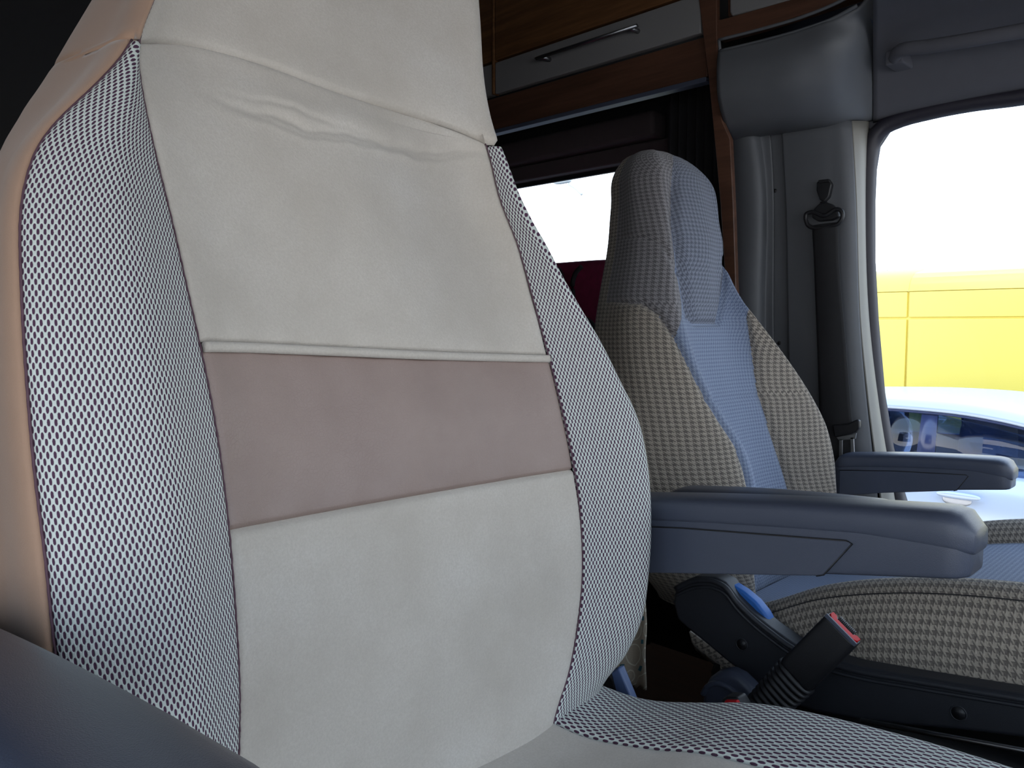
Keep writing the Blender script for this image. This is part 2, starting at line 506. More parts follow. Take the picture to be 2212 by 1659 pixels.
# ------------------------------------------------------------------ B-pillar covers
pl = struct(box('wall_pillar', (-1.02, 1.80, FLOOR), (-.80, 1.95, 1.04), DARKWALL, bevel=0))
cols = [[(1578, 285, 1.71), (1584, 450, 1.71), (1590, 700, 1.71), (1600, 1120, 1.71)],
        [(1592, 285, 1.70), (1600, 450, 1.70), (1606, 700, 1.70), (1616, 1120, 1.70)],
        [(1622, 282, 1.70), (1632, 330, 1.70), (1638, 700, 1.71), (1645, 1120, 1.71)],
        [(1640, 280, 1.735), (1648, 330, 1.735), (1652, 700, 1.735), (1660, 1120, 1.735)],
        [(1664, 280, 1.738), (1668, 330, 1.738), (1672, 700, 1.738), (1678, 1120, 1.738)]]
def sheet_cols(name, cols, mat, parent=None, nu=40, nv=40, solid=.004, sub=1):
    Cc = [spl([U(*p) for p in c], nv) for c in cols]
    G = []
    for i in range(nv):
        G.append(spl([c[i] for c in Cc], nu))
    return grid_obj(name, np.array(G), mat, parent, solid=solid)
pc = struct(sheet_cols('trim_3', cols, GREYP))
# narrow strip with clip holes
st = struct(prism('trim_4', [(1658, 283), (1692, 280), (1701, 420), (1708, 700), (1716, 1120), (1672, 1120), (1664, 700), (1660, 420)], 1.742, .02, GREYP, bevel=.003))
for (x, y) in ((1674, 412), (1683, 741)):
    c = U(x, y, 1.7415)
    tube('clip_hole', [c + (0, -.0002, 0), c + (0, .002, 0)], .0045, BLACKP, st, seg=12, up=(0, 0, 1))
cols = [[(1690, 275, 1.735), (1698, 420, 1.735), (1704, 700, 1.735), (1712, 1120, 1.735)],
        [(1740, 270, 1.730), (1748, 420, 1.730), (1750, 700, 1.730), (1758, 1120, 1.730)],
        [(1790, 262, 1.730), (1800, 420, 1.730), (1806, 700, 1.730), (1830, 1120, 1.730)],
        [(1822, 258, 1.735), (1834, 420, 1.735), (1842, 700, 1.735), (1880, 1120, 1.735)],
        [(1838, 262, 1.745), (1846, 420, 1.745), (1856, 700, 1.745), (1900, 1120, 1.745)]]
p5 = struct(sheet_cols('trim_5', cols, GREYP))
cols = [[(1838, 262, 1.745), (1846, 420, 1.745), (1856, 700, 1.745), (1872, 860, 1.745), (1906, 1120, 1.745)],
        [(1852, 262, 1.765), (1856, 420, 1.765), (1866, 700, 1.765), (1884, 860, 1.765), (1924, 1120, 1.765)],
        [(1874, 262, 1.835), (1868, 420, 1.835), (1876, 700, 1.835), (1894, 860, 1.835), (1938, 1120, 1.835)]]
struct(sheet_cols('trim_6', cols, CREAM))

# overhead storage moulding above the pillar, open slot at the top
om = thing('overhead_shelf_moulding', 'pale grey plastic overhead storage moulding with an open slot, above the seat belt pillar', 'storage shelf', U(1700, 290, 1.7))
rows = [[(1552, 88, 1.60), (1640, 66, 1.60), (1740, 36, 1.60), (1800, 12, 1.60), (1850, -8, 1.60), (1880, -40, 1.60)],
        [(1554, 112, 1.575), (1640, 92, 1.575), (1740, 64, 1.575), (1800, 42, 1.575), (1850, 16, 1.58), (1885, -30, 1.62)],
        [(1551, 160, 1.565), (1640, 145, 1.565), (1740, 118, 1.565), (1800, 96, 1.57), (1845, 70, 1.60), (1888, 30, 1.68)],
        [(1554, 215, 1.575), (1640, 200, 1.575), (1740, 176, 1.58), (1800, 158, 1.60), (1845, 140, 1.65), (1888, 120, 1.74)],
        [(1566, 262, 1.61), (1650, 246, 1.61), (1740, 226, 1.62), (1800, 214, 1.65), (1845, 206, 1.70), (1886, 200, 1.78)],
        [(1580, 296, 1.69), (1650, 284, 1.70), (1740, 272, 1.71), (1800, 262, 1.72), (1845, 252, 1.75), (1884, 250, 1.82)],
        [(1584, 302, 1.76), (1650, 290, 1.76), (1740, 278, 1.76), (1800, 268, 1.76), (1845, 260, 1.78), (1884, 256, 1.84)]]
rows = rows[1:]
sheet('moulding_shell', rows, GREYP, om, 40, 40, solid=.006)
# slot: rim strips and dark recess
slot_u = [(1553, 86), (1640, 64), (1740, 34), (1800, 10), (1860, -20)]
slot_l = [(1556, 110), (1640, 90), (1740, 62), (1800, 40), (1852, 12)]
tube('slot_rim', spl([U(x, y, 1.572) for x, y in slot_u], 24), .0035, GREYP, om, seg=8)
tube('slot_rim', spl([U(x, y, 1.572) for x, y in slot_l], 24), .004, GREYP, om, seg=8)
tube('slot_rim', [U(1553, 86, 1.572), U(1556, 112, 1.572)], .0035, GREYP, om, seg=8)
tray = [[tuple((*U(x, y + 3, 1.578),))for x, y in slot_l], [tuple(U(x, y + 3, 1.578) + (0, .20, -.01)) for x, y in slot_l],
        [tuple(U(x, y + 3, 1.578) + (0, .20, .10)) for x, y in slot_l]]
grid_obj('slot_tray', np.array(tray), PLASTIC, om, solid=.004)

# headliner above the cab door window
sheet_rows = []
def off(trace, dy, Y):
    return [(x, y + dy, Y) for x, y in trace]
top = [(1886, 262), (1930, 250), (2010, 232), (2100, 214), (2212, 194), (2320, 178), (2420, 162)]
rows = [off(top, 4, 1.835), off(top, -14, 1.80), off(top, -50, 1.77), off(top, -120, 1.72), off(top, -200, 1.62), off(top, -270, 1.50), off(top, -330, 1.36), off(top, -380, 1.20)]
struct(sheet('trim_7', rows, LINER, None, 40, 40, solid=.006))
gh = thing('grab_handle', 'grey fold-down grab handle on the headliner above the cab window', 'handle', U(2060, 110, 1.72))
hp = [U(1932, 128, 1.69), U(1940, 112, 1.665), U(2010, 100, 1.655), U(2110, 84, 1.65), U(2212, 66, 1.65), U(2330, 48, 1.65), U(2345, 60, 1.69)]
tube('grip', spl(hp, 30), .012, LINER, gh, seg=10, rz=.013)
box('mount', hp[0] + (-.015, -.01, -.012), hp[0] + (.02, .05, .016), LINER, gh, bevel=.004)
box('mount', hp[-1] + (-.02, -.01, -.012), hp[-1] + (.015, .05, .016), LINER, gh, bevel=.004)

# wooden post and rail framing the partition
post = struct(prism('trim_8', [(1508, -60), (1548, -60), (1548, 60), (1549, 90), (1552, 215), (1560, 262), (1577, 300), (1584, 450), (1590, 640), (1604, 1120),
                         (1588, 1120), (1566, 600), (1556, 440), (1546, 330), (1530, 165), (1518, 70), (1509, 0)], 1.596, .015, WOODD, bevel=.002))
struct(prism('trim_9', [(1549, 86), (1640, 62), (1740, 30), (1900, -22), (1900, -90), (1712, -2), (1572, 38), (1549, 44)], 1.60, .03, WOODD, bevel=.002))
lk2 = thing('overhead_locker', 'grey fronted overhead locker right of the wooden post, cut by the top edge', 'locker', U(1640, 0, 1.62))
prism('door', [(1576, 0), (1576, 26), (1580, 34), (1700, 2), (1830, -40), (1830, -140), (1576, -90)], 1.60, .02, SILVER, lk2, bevel=.004)
prism('carcass', [(1572, 36), (1712, -2), (1900, -60), (1900, -180), (1572, -120)], 1.625, .03, WOODD, lk2, bevel=.002)

# low cab roof above the windscreen
struct(box('trim_10', (-.28, -.42, .62), (1.0, 1.30, .66), LINER, bevel=.004))
struct(box('trim_11', (-.28, 1.28, .60), (1.0, 1.83, .66), LINER, bevel=.004))

# ------------------------------------------------------------------ overhead locker with handle left of the post
YL = 1.60
lk = thing('overhead_locker', 'walnut overhead locker with silver lower strip and bar handle above the side window', 'locker', U(1280, 210, YL))
# outline tilt follows the vehicle length, so each strip is a straight board
z_a = U(1280, (213 + 68) / 2 - 0, YL)
zb = (U(1044, 213, YL)[2] + U(1515, 68, YL)[2]) / 2          # bottom of silver strip
zs = (U(1030, 148, YL)[2] + U(1438, 0, YL)[2]) / 2           # top of silver strip
zv = (U(1060, 290, YL + .02)[2] + U(1526, 162, YL + .02)[2]) / 2
xr_ = U(1513, 80, YL)[0]; xm = U(1066, 120, YL)[0]
box('silver_strip', (xm + .006, YL, zb), (xr_, YL + .02, zs - .006), SILVER, lk, bevel=.003)
box('wood_door', (xm + .006, YL, zs), (xr_, YL + .02, 1.0), WOOD, lk, bevel=.003)
box('silver_strip', (-2.6, YL, zb), (xm - .006, YL + .02, zs - .006), SILVER, lk, bevel=.003)
box('wood_door', (-2.6, YL, zs), (xm - .006, YL + .02, 1.0), WOOD, lk, bevel=.003)
box('edge_strip', (xm - .004, YL - .003, zb), (xm + .004, YL + .02, 1.0), WOOD, lk, bevel=.001)['label'] = 'thin light wood strip between two locker doors'
box('carcass', (-2.6, YL + .024, zb - .004), (xr_ + .004, YW - .01, 1.02), BLACKP, lk, bevel=0)
h0 = U(1182, 130, YL); h1 = U(1386, 66, YL)
hz = (h0[2] + h1[2]) / 2
hd = tube('handle', [(h0[0] - .01, YL - .032, hz), (h1[0] + .01, YL - .032, hz)], .007, STEEL, lk, seg=4, rz=.005)
hd['label'] = 'square steel bar handle'
for x in (h0[0] + .01, h1[0] - .01):
    tube('standoff', [(x, YL - .03, hz), (x, YL + .001, hz)], .006, STEEL, hd, seg=8)
va = thing('window_valance', 'walnut board with pale lower edge under the overhead locker', 'valance', (-1.5, YL + .02, zv))
box('board', (-2.6, YL + .012, zv), (xr_ + .012, YL + .034, zb - .006), WOODD, va, bevel=.002)
box('lower_edge', (-2.6, YL + .006, zv - .012), (xr_ + .012, YL + .034, zv - .001), PLASTIC, va, bevel=.002)
# blind cassette, curtain
bc = thing('roller_blind', 'brown grey roller blind cassette along the top of the side window', 'blind', (-1.6, YW - .05, zt))
zc1 = zt + .13
box('cassette', (xl - .1, YW - .075, zt + .055), (xr + .0, YW - .002, zc1), BLIND, bc, bevel=.012)
box('blind_bar', (xl - .1, YW - .045, zt + .004), (xr + .2, YW - .004, zt + .052), BLIND, bc, bevel=.006)
cu = []
for z in np.linspace(-.5, zb - .02, 30):
    row = []
    for s in np.linspace(0, 1, 90):
        x0 = U(1440, 400, 1.84)[0]; x1 = U(1568, 400, 1.84)[0]
        row.append((x0 + (x1 - x0) * s, 1.84 + .014 * math.sin(s * 42 + .6 * math.sin(z * 4)) , z))
    cu.append(row)
tag(grid_obj('curtain', np.array(cu), DARKF, None, solid=.002), 'dark pleated curtain hanging between side window and wooden post', 'curtain')

# ------------------------------------------------------------------ living-area things behind the seats
def cushion3(name, c, sx, sy, sz, mat, parent, n=4.0, rot=0, nu=40, nv=24):
    V = []
    for i in range(nv):
        th = -math.pi/2 + math.pi * i / (nv - 1)
        for j in range(nu):
            ph = 2 * math.pi * j / nu
            def se(a, p): return math.copysign(abs(a) ** p, a)
            p = 2 / n
            x = sx * se(math.cos(th), p) * se(math.cos(ph), p); y = sy * se(math.cos(th), p) * se(math.sin(ph), p); z = sz * se(math.sin(th), p)
            V.append((c[0] + x * math.cos(rot) - y * math.sin(rot), c[1] + x * math.sin(rot) + y * math.cos(rot), c[2] + z))
    return mesh_obj(name, V, grid_faces(nv, nu, wrap=True), mat, parent)
bcn = U(1230, 682, 1.62)
bench = thing('bench_cushion', 'maroon bench back cushion with black curved piping, behind the two seats', 'cushion', bcn)
cushion3('pad', bcn, .30, .07, .140, MAROON, bench, 5)
arc = [U(x, y, 1.546) for x, y in ((1256, 576), (1246, 586), (1238, 605), (1238, 640), (1245, 672), (1280, 700), (1300, 740))]
tube('piping', spl(arc, 30), .006, DARKF, bench, seg=8)
arc = [U(x, y, 1.546) for x, y in ((1206, 580), (1212, 592), (1216, 610), (1205, 640))]
tube('piping', spl(arc, 20), .006, DARKF, bench, seg=8)
bb_ = thing('dinette_bench', 'dark bench box behind the two cab seats', 'bench', (-1.7, 1.6, FLOOR))
box('carcass', (-2.3, 1.40, FLOOR), (-1.35, YW - .01, -.45), DARKWALL, bb_, bevel=.004)
box('seat_slab', (-2.3, 1.38, -.445), (-1.33, YW - .01, -.33), MAROON, bb_, bevel=.02)
# patterned cloth hanging beside the near backrest
cl = thing('hanging_cloth', 'beige cloth with ring pattern and teal squares hanging behind the near seat', 'cloth', U(1370, 1470, 1.02))
G = []
ys = np.linspace(1180, 1468, 40)
for i, y in enumerate(ys):
    row = []
    for j, s in enumerate(np.linspace(0, 1, 24)):
        x0 = 1240; x1 = 1396 - 1.5 * math.sin(y * .05)
        yy = y
        if i > 32: yy = y + (s - .5) * 40 * (i - 32) / 7 + 5 * math.sin(j * 2.3) * (i - 32) / 7
        row.append(U(x0 + (x1 - x0) * s, yy, 1.02 + .010 * math.sin(s * 9) ))
    G.append(row)
G = np.array(G)
grid_obj('cloth_panel', G, HEXC, cl, uvg=arc_uv(G), solid=.003)
tb = thing('table_leg', 'thin dark metal table leg standing between the two seats', 'table leg', U(1448, 1450, 1.5))
q = U(1448, 1450, 1.5); tube('post', [(q[0], 1.5, U(1448, 1370, 1.5)[2]), (q[0], 1.5, q[2])], .010, GREYP, tb, seg=10)
tube('foot', [(q[0], 1.5, q[2] + .005), (q[0], 1.5, FLOOR)], .007, BLACKP, tb, seg=10)
# wardrobe at the rear left
wd = thing('rear_wardrobe', 'near-black rear wardrobe left of the near seat', 'wardrobe', (-2.6, .2, FLOOR))
box('carcass', (-3.3, -.38, FLOOR), (-2.5, .95, 1.02), DARKWALL, wd, bevel=.003)
box('door', (-2.495, -.36, -.5), (-2.48, .26, .28), DARKWALL, wd, bevel=.004)
box('door', (-2.495, .28, -.5), (-2.48, .93, .28), DARKWALL, wd, bevel=.004)
box('upper_door', (-2.495, -.36, .30), (-2.48, .93, 1.0), DARKWALL, wd, bevel=.004)

# ================================================================== SEAT SURFACES
XF = [(-.60, -.545), (-.42, -.532), (-.30, -.530), (-.2, -.538), (-.10, -.556), (0, -.585), (.1, -.625), (.2, -.665), (.236, -.680), (.35, -.722), (.45, -.755), (.60, -.80)]
BB = [(-.6, -.03), (-.45, -.03), (-.40, -.015), (-.36, .008), (-.33, .022), (-.28, .032), (-.2, .036), (-.05, .034), (.05, .030), (.12, .022), (.18, .012), (.236, .004), (.3, .003), (.6, .003)]

class Surf:
    def __init__(s, cols_fn, zlo, zhi, nrow=90, cap=None, fix=(), zfree=-.395):
        s.z = np.linspace(zlo, zhi, nrow)
        P = np.array([cols_fn(z) for z in s.z])           # nrow, K, 3
        k = 5                                              # light smoothing along the height
        pad = np.concatenate([P[:1].repeat(k // 2, 0), P, P[-1:].repeat(k // 2, 0)])
        P = sum(pad[i:i + nrow] for i in range(k)) / k
        if cap:
            z0, z1 = cap
            for i, z in enumerate(s.z):
                if z > z0:
                    f = max(0, 1 - ((z - z0) / (z1 - z0)) ** 2.4) ** .45
                    mid = P[i].mean(0)
                    P[i, :, :2] = mid[:2] + (P[i, :, :2] - mid[:2]) * max(f, .02)
        P[:, :, 2] = s.z[:, None]
        s.P = P; s.K = P.shape[1]
        for cols_, tr, rng_, sign in fix:     # nudge the outer columns until the visible outline follows the measured one
            tab = [(q[1], q[0]) for q in tr]
            for _ in range(4):
                us = np.linspace(rng_[0], rng_[1], 60)
                Uq, Zq = np.meshgrid(us, s.z)
                px, py = proj(s.at(Uq, Zq))
                err = px - crv(tab, py) + (np.where(s.z < .14, 6, 0)[:, None] if sign > 0 else 0)
                if sign > 0: e_ = err.max(1); k_ = err.argmax(1)
                else: e_ = err.min(1); k_ = err.argmin(1)
                dep = s.P[:, cols_[0]] @ FW
                dy = np.clip(-e_ * dep / F / 1.05, -.05, .05)
                if cap:
                    kk = int(np.searchsorted(s.z, cap[0])) - 1
                    fac = np.clip(1 - (np.clip((s.z - cap[0]) / (cap[1] - cap[0]), 0, 1)) ** 2.4, 0, 1) ** .45
                    dy = np.where(s.z > cap[0], dy[kk] * fac, dy)
                kb = int(np.searchsorted(s.z, zfree))
                dy[:kb] = dy[kb]
                dyp = np.concatenate([[dy[0]] * 2, dy, [dy[-1]] * 2])
                dy = sum(dyp[i:i + len(dy)] for i in range(5)) / 5
                if sign > 0:
                    gap = np.where(s.z < -.32, .010, .007)
                    lim = cap[0] if cap else 9
                    dy = np.where(s.z < lim, np.maximum(dy, s.P[:, cols_[0] - 1, 1] + gap - s.P[:, cols_[0], 1]), dy)
                for c_ in cols_: s.P[:, c_, 1] += dy
    def at(s, u, z):
        u = np.asarray(u, float); z = np.asarray(z, float)
        fz = (z - s.z[0]) / (s.z[1] - s.z[0])
        i = np.clip(fz.astype(int), 0, len(s.z) - 2); t = np.clip(fz - i, 0, 1)[..., None]
        k = np.clip(u.astype(int), 0, s.K - 2); w_ = (u - k)[..., None]
        def pt(kk):
            kk = np.clip(kk, 0, s.K - 1)
            return s.P[i, kk] * (1 - t) + s.P[i + 1, kk] * t
        p0, p1, p2, p3 = pt(k - 1), pt(k), pt(k + 1), pt(k + 2)
        d12 = np.linalg.norm(p2 - p1, axis=-1, keepdims=True) + 1e-6
        d01 = np.linalg.norm(p1 - p0, axis=-1, keepdims=True) + 1e-6
        d23 = np.linalg.norm(p3 - p2, axis=-1, keepdims=True) + 1e-6
        m1 = ((p1 - p0) / d01 * d12 + (p2 - p1) / d12 * d01) / (d01 + d12) * d12
        m2 = ((p2 - p1) / d12 * d23 + (p3 - p2) / d23 * d12) / (d12 + d23) * d12
        return ((2*w_**3 - 3*w_**2 + 1) * p1 + (w_**3 - 2*w_**2 + w_) * m1 + (-2*w_**3 + 3*w_**2) * p2 + (w_**3 - w_**2) * m2)

def seg_dist(px, py, line):
    d = np.full(px.shape, 1e9)
    for (x0, y0), (x1, y1) in zip(line[:-1], line[1:]):
        dx, dy = x1 - x0, y1 - y0
        t = np.clip(((px - x0) * dx + (py - y0) * dy) / (dx*dx + dy*dy), 0, 1)
        d = np.minimum(d, np.hypot(px - x0 - t*dx, py - y0 - t*dy))
    return d

# ---------------------------------------------- near seat backrest
tr_out = [(420, -400), (300, -160), (205, 0), (150, 92), (110, 160), (50, 250), (0, 340), (-60, 480), (-100, 700), (-100, 1000), (-60, 1400), (-20, 1700), (0, 2000)]
tr_c1 = [(420, -300), (365, -110), (330, 0), (297, 82), (240, 150), (172, 218), (102, 280), (66, 350), (48, 420), (46, 600), (60, 850), (78, 1050), (98, 1200), (118, 1400), (150, 1600), (200, 2000)]
tr_c2 = [(422, -300), (367, -110), (332, 0), (296, 88), (301, 160), (328, 300), (372, 480), (410, 650), (435, 760), (466, 920), (490, 1100), (507, 1300), (518, 1500), (515, 1659), (505, 2000)]
tr_c4 = [(1010, -300), (1020, -60), (1026, 60), (1038, 180), (1063, 300), (1095, 440), (1130, 570), (1163, 690), (1190, 790), (1217, 900), (1240, 1010), (1252, 1100), (1258, 1200), (1254, 1300), (1240, 1400), (1215, 1500), (1175, 1580), (1120, 1680)]
tr_sil = [(1014, -300), (1024, -60), (1030, 60), (1042, 180), (1067, 300), (1121, 430), (1177, 525), (1216, 600), (1271, 695), (1308, 758), (1330, 805), (1376, 900), (1400, 1010), (1406, 1100), (1400, 1250), (1388, 1330), (1358, 1400), (1310, 1465), (1250, 1515), (1190, 1575), (1135, 1690)]
def near_cols(z):
    X = float(crv(XF, z)); b = float(crv(BB, z))
    Xb = X - .125
    y1 = solveY(tr_out, Xb, z)
    y2 = solveY(tr_c1, X + b * .45, z)
    y4 = solveY(tr_c2, X, z)
    y2 = min(y2, y4 - .003)
    zq = max(z, -.40)
    y6 = solveY(tr_c4, float(crv(XF, zq)), zq)
    y7 = solveY(tr_sil, float(crv(XF, zq)) + b, zq)
    y7 = max(y7, y6 + .003)
    y6 = min(y6, y7 - .013 - .032 * min(1, max(0, (z - .205) / .07)))
    y1 = min(y1, y2 - .005)
    ym = y2 * .5 + y4 * .5
    w_ = y7 - y2
    return [(X - .185, y1 + .10, z), (X - .175, y1 + .03, z), (Xb, y1, z), (X - .045, min(y1 * .45 + y2 * .55, y2 - .001), z), (X + b * .45, y2, z), (X + b, ym, z), (X, y4, z),
            (X - .012, (y4 + y6) / 2, z), (X, y6, z), (X + b, y7, z), (min(X - .03, X + b - .03), y7 + .012, z), (X - .12, y7 - .005, z), (X - .18, y7 - .06, z)]
NS = Surf(near_cols, -.50, .56, 110, cap=(.46, .56), fix=[((9, 10, 11, 12), tr_sil, (8.05, 12), 1), ((0, 1, 2), tr_out, (0, 3), -1)])
# index: 0 back, 2 outer back edge, 4 bolster outer seam, 6 inner seam, 7 centre, 8 right inner seam, 9 crest, 12 back

seat1 = thing('cab_seat', 'near cab seat covered in beige suede with taupe band and mesh sides', 'seat', (-.4, .44, FLOOR))

def solve_z(u, ytrace, zlo=-.49, zhi=.55):     # height where column u crosses a measured line py = f(px)
    tab = ytrace
    u = np.asarray(u, float)
    lo = np.full(u.shape, zlo); hi = np.full(u.shape, zhi)
    for _ in range(30):
        mid = (lo + hi) / 2
        px, py = proj(NS.at(u, mid))
        above = py < crv(tab, px)
        hi = np.where(above, mid, hi); lo = np.where(above, lo, mid)
    return (lo + hi) / 2
def patch(name, u0, u1, z_lo, z_hi, nu, nv, mat, parent, amp=.0022, pw=10, extra=None, S=NS, edge_v=True, ulim=None):
    us = np.linspace(u0, u1, nu)
    zl = np.array([z_lo(u) if callable(z_lo) else z_lo for u in us], float)
    zh = np.array([z_hi(u) if callable(z_hi) else z_hi for u in us], float)
    w_ = np.linspace(0, 1, nv)[:, None]
    Z = zl[None] + (zh - zl)[None] * w_
    Ug = np.repeat(us[None], nv, 0)
    if ulim: Ug = ulim(Ug, Z)
    G = S.at(Ug, Z)
    nn = normals(G)
    # width-aware seam profile: rises within a few millimetres of each border
    du = np.concatenate([np.zeros((nv, 1)), np.cumsum(np.linalg.norm(np.diff(G, axis=1), axis=2), 1)], 1)
    dv = np.concatenate([np.zeros((1, nu)), np.cumsum(np.linalg.norm(np.diff(G, axis=0), axis=2), 0)], 0)
    e = np.minimum(du, du[:, -1:] - du)
    if edge_v: e = np.minimum(e, np.minimum(dv, dv[-1:] - dv))
    h = amp * (1 - np.exp(-e / .0035))
    if extra is not None: h = h + extra(G, Ug, Z)
    uvg = arc_uv(G)
    uvg[..., 1] = dv.mean(1)[:, None]
    G2 = G + nn * h[..., None]
    G2[0] -= nn[0] * .004; G2[-1] -= nn[-1] * .004
    G2[:, 0] -= nn[:, 0] * .003; G2[:, -1] -= nn[:, -1] * .003
    return grid_obj(name, G2, mat, parent, uvg=uvg)

top_tr = [(200, 95), (296, 92), (400, 98), (500, 122), (600, 152), (700, 188), (800, 222), (900, 255), (1000, 290), (1066, 318), (1100, 330)]
pip_tr = [(400, 749), (435, 749), (700, 758), (900, 767), (1100, 773), (1190, 775), (1230, 776)]
low_tr = [(440, 1158), (495, 1146), (620, 1122), (760, 1096), (900, 1071), (1050, 1045), (1150, 1028), (1242, 1014), (1300, 1005)]
nU = 140
uu = np.linspace(6, 8, nU)
z_top = np.interp; ZT = solve_z(uu, top_tr); ZP = solve_z(uu, pip_tr); ZL = solve_z(uu, low_tr)
def fz(arr, d=0): return lambda u: float(np.interp(u, uu, arr)) + d

fold1 = [(420, 205), (480, 228), (540, 246), (600, 258), (660, 280), (740, 292), (800, 300), (850, 318), (900, 330), (980, 326), (1060, 334)]
fold2 = [(480, 205), (560, 225), (640, 240), (720, 275), (800, 290)]
fold3 = [(560, 262), (640, 290), (720, 306), (820, 316), (900, 345), (1000, 340)]
def wrinkles(G, Ug, Z):
    px, py = proj(G)
    rng = np.sin(px * .045) * 3 + np.sin(px * .11 + 1) * 1.6
    h = np.zeros(px.shape)
    fade = np.clip((px - 420) / 200, 0, 1) * np.clip((1075 - px) / 120, .3, 1)
    for ln, a, wd_, sh in ((fold1, -.0026, 8, 0), (fold1, .0016, 12, 20), (fold2, -.0013, 6, 0), (fold3, -.0016, 7, 0), (fold1, .0028, 26, -34)):
        l2 = [(x, y + sh) for x, y in ln]
        d = seg_dist(px, py + rng, l2)
        h += a * np.exp(-(d / wd_) ** 2) * fade
    # broad soft undulation
    h += .0015 * np.sin(px * .012 + 2) * np.sin(py * .010)
    h += .0006 * np.sin(px * .07 + np.sin(py * .01) * 3) * np.clip((py - 380) / 100, 0, 1)
    return h
def soft(G, Ug, Z):
    px, py = proj(G)
    return .0016 * np.sin(px * .010 + py * .004) * np.sin(py * .009) + .0005 * np.sin(px * .06 + np.sin(py * .012) * 2.5)

patch('upper_suede_panel', 6, 8, fz(ZP, .004), fz(ZT), nU, 170, SUEDE, seat1, .003, extra=wrinkles)
patch('leather_band', 6, 8, fz(ZL), fz(ZP, -.002), 100, 60, LEATHER, seat1, .0012, extra=soft)['label'] = 'taupe leather band across the backrest'
patch('lower_suede_panel', 6, 8, -.46, fz(ZL), nU, 100, SUEDE, seat1, .0035, extra=soft)
pp = NS.at(uu, ZP); dx = np.array([1, 0, .2])
tube('piping', [p + .0035 * np.array([1, 0, 0]) for p in pp[1:-1]], .0042, SUEDE, seat1, seg=10)
# head section
patch('head_suede_panel', 6, 10.5, lambda u: float(np.interp(min(u, 8), uu, ZT)), .5595, 120, 90, SUEDE, seat1, .0035,
      extra=lambda G, Ug, Z: .0012 * np.sin(G[..., 1] * 26) * np.sin(G[..., 2] * 30))
ztL = float(ZT[0]); ztR = float(ZT[-1])
patch('mesh_side_panel', 4, 6, -.48, ztL, 60, 220, MESH, seat1, .003, edge_v=False)['label'] = 'pale honeycomb mesh strip on the left bolster'
patch('mesh_side_panel', 8, 10.5, -.48, ztR - .002, 80, 220, MESH, seat1, .003, edge_v=False)['label'] = 'pale honeycomb mesh strip on the right bolster'
patch('brown_side_panel', 0, 4, -.49, .5595, 70, 240, BROWN, seat1, .002, edge_v=False, ulim=lambda Ug, Z: Ug * (1 + .5 * (Z > ztL)))['label'] = 'brown stretch fabric side'
patch('brown_side_panel', 10.5, 12, -.49, .5595, 30, 140, BROWN, seat1, .002, edge_v=False)
zz = np.linspace(-.49, .5595, 50)
bk = np.stack([NS.at(np.full(50, 0.), zz), NS.at(np.full(50, 12.), zz)], 1)
grid_obj('back_cover', bk, BROWN, seat1, flip=True)
# overlocked seam threads
def seam(name, uc, za, zb_, r=.0011, mat=None, S=NS, par=seat1, du=0, n=160):
    z = np.linspace(za, zb_, n)
    P = S.at(np.full(n, float(uc)), z) + np.array([.0003, 0, 0])
    P[:, 0] += .0005 * np.sin(np.arange(n) * 2.2)
    return tube(name, P, r, mat, par, seg=6)
STITCH = simple('purple brown seam thread', (.10, .05, .07), .8)
seam('seam', 4, -.47, ztL, mat=STITCH); seam('seam', 6, -.47, ztL, .0008, mat=STITCH)
seam('seam', 6, ztL, .50, mat=STITCH); seam('seam', 8, -.46, ztR, .0008, mat=STITCH)

# ---------------------------------------------- near seat cushion
zc = [(-.66, -.425), (-.60, -.420), (-.50, -.413), (-.35, -.364), (-.25, -.350), (-.15, -.344), (-.05, -.346), (.02, -.36), (.06, -.40), (.075, -.46)]
xs_ = np.concatenate([np.linspace(-.66, .0, 90), np.linspace(.005, .075, 20)])
def cush_z(x, s):                       # s: 0 = centre .. 1 = outer rim (half profile)
    t = abs(s)
    base = float(crv(zc, x)) + .020 * min(1, max(0, (-.40 - x) / .15)) * max(0, 1 - t ** 4)
    if t < .545: return base - .020 + .012 * (t / .545) ** 3
    if t < .86: return base - .008 + .010 * math.sin((t - .545) / .315 * math.pi / 2)
    return base + .002 - .085 * (1 - math.sqrt(max(0, 1 - ((t - .86) / .14) ** 2)))
def cush_grid(s0, s1, n, zoff=0.0, yc=.44, hw=.285):
    G = []
    for x in xs_:
        row = []
        for s in np.linspace(s0, s1, n):
            hwx = hw * (1 - .06 * max(0, (x + .1)) / .17)
            row.append((x, yc + s * hwx, cush_z(x, s) + zoff))
        G.append(row)
    return np.array(G)
def cush_part(name, s0, s1, n, mat, parent, amp=.003, zlow=None, swap=False):
    G = cush_grid(s0, s1, n)
    nn = normals(G); nn *= np.sign(nn[..., 2:3] + 1e-9) if False else 1
    du = np.concatenate([np.zeros((len(G), 1)), np.cumsum(np.linalg.norm(np.diff(G, axis=1), axis=2), 1)], 1)
    e_ = np.minimum(du, du[:, -1:] - du)
    G[..., 2] += amp * (1 - np.exp(-e_ / .0035)) - (e_ < 1e-6) * .003
    uvg = arc_uv(G) * .64
    return grid_obj(name, G, mat, parent, uvg=uvg)
cush_part('cushion_suede_panel', -.545, .545, 60, SUEDE, seat1)
cush_part('cushion_mesh_panel', .545, 1.0, 60, MESH, seat1)['label'] = 'pale honeycomb mesh strip on the cushion edge'
cush_part('cushion_mesh_panel', -1.0, -.545, 60, MESH, seat1)
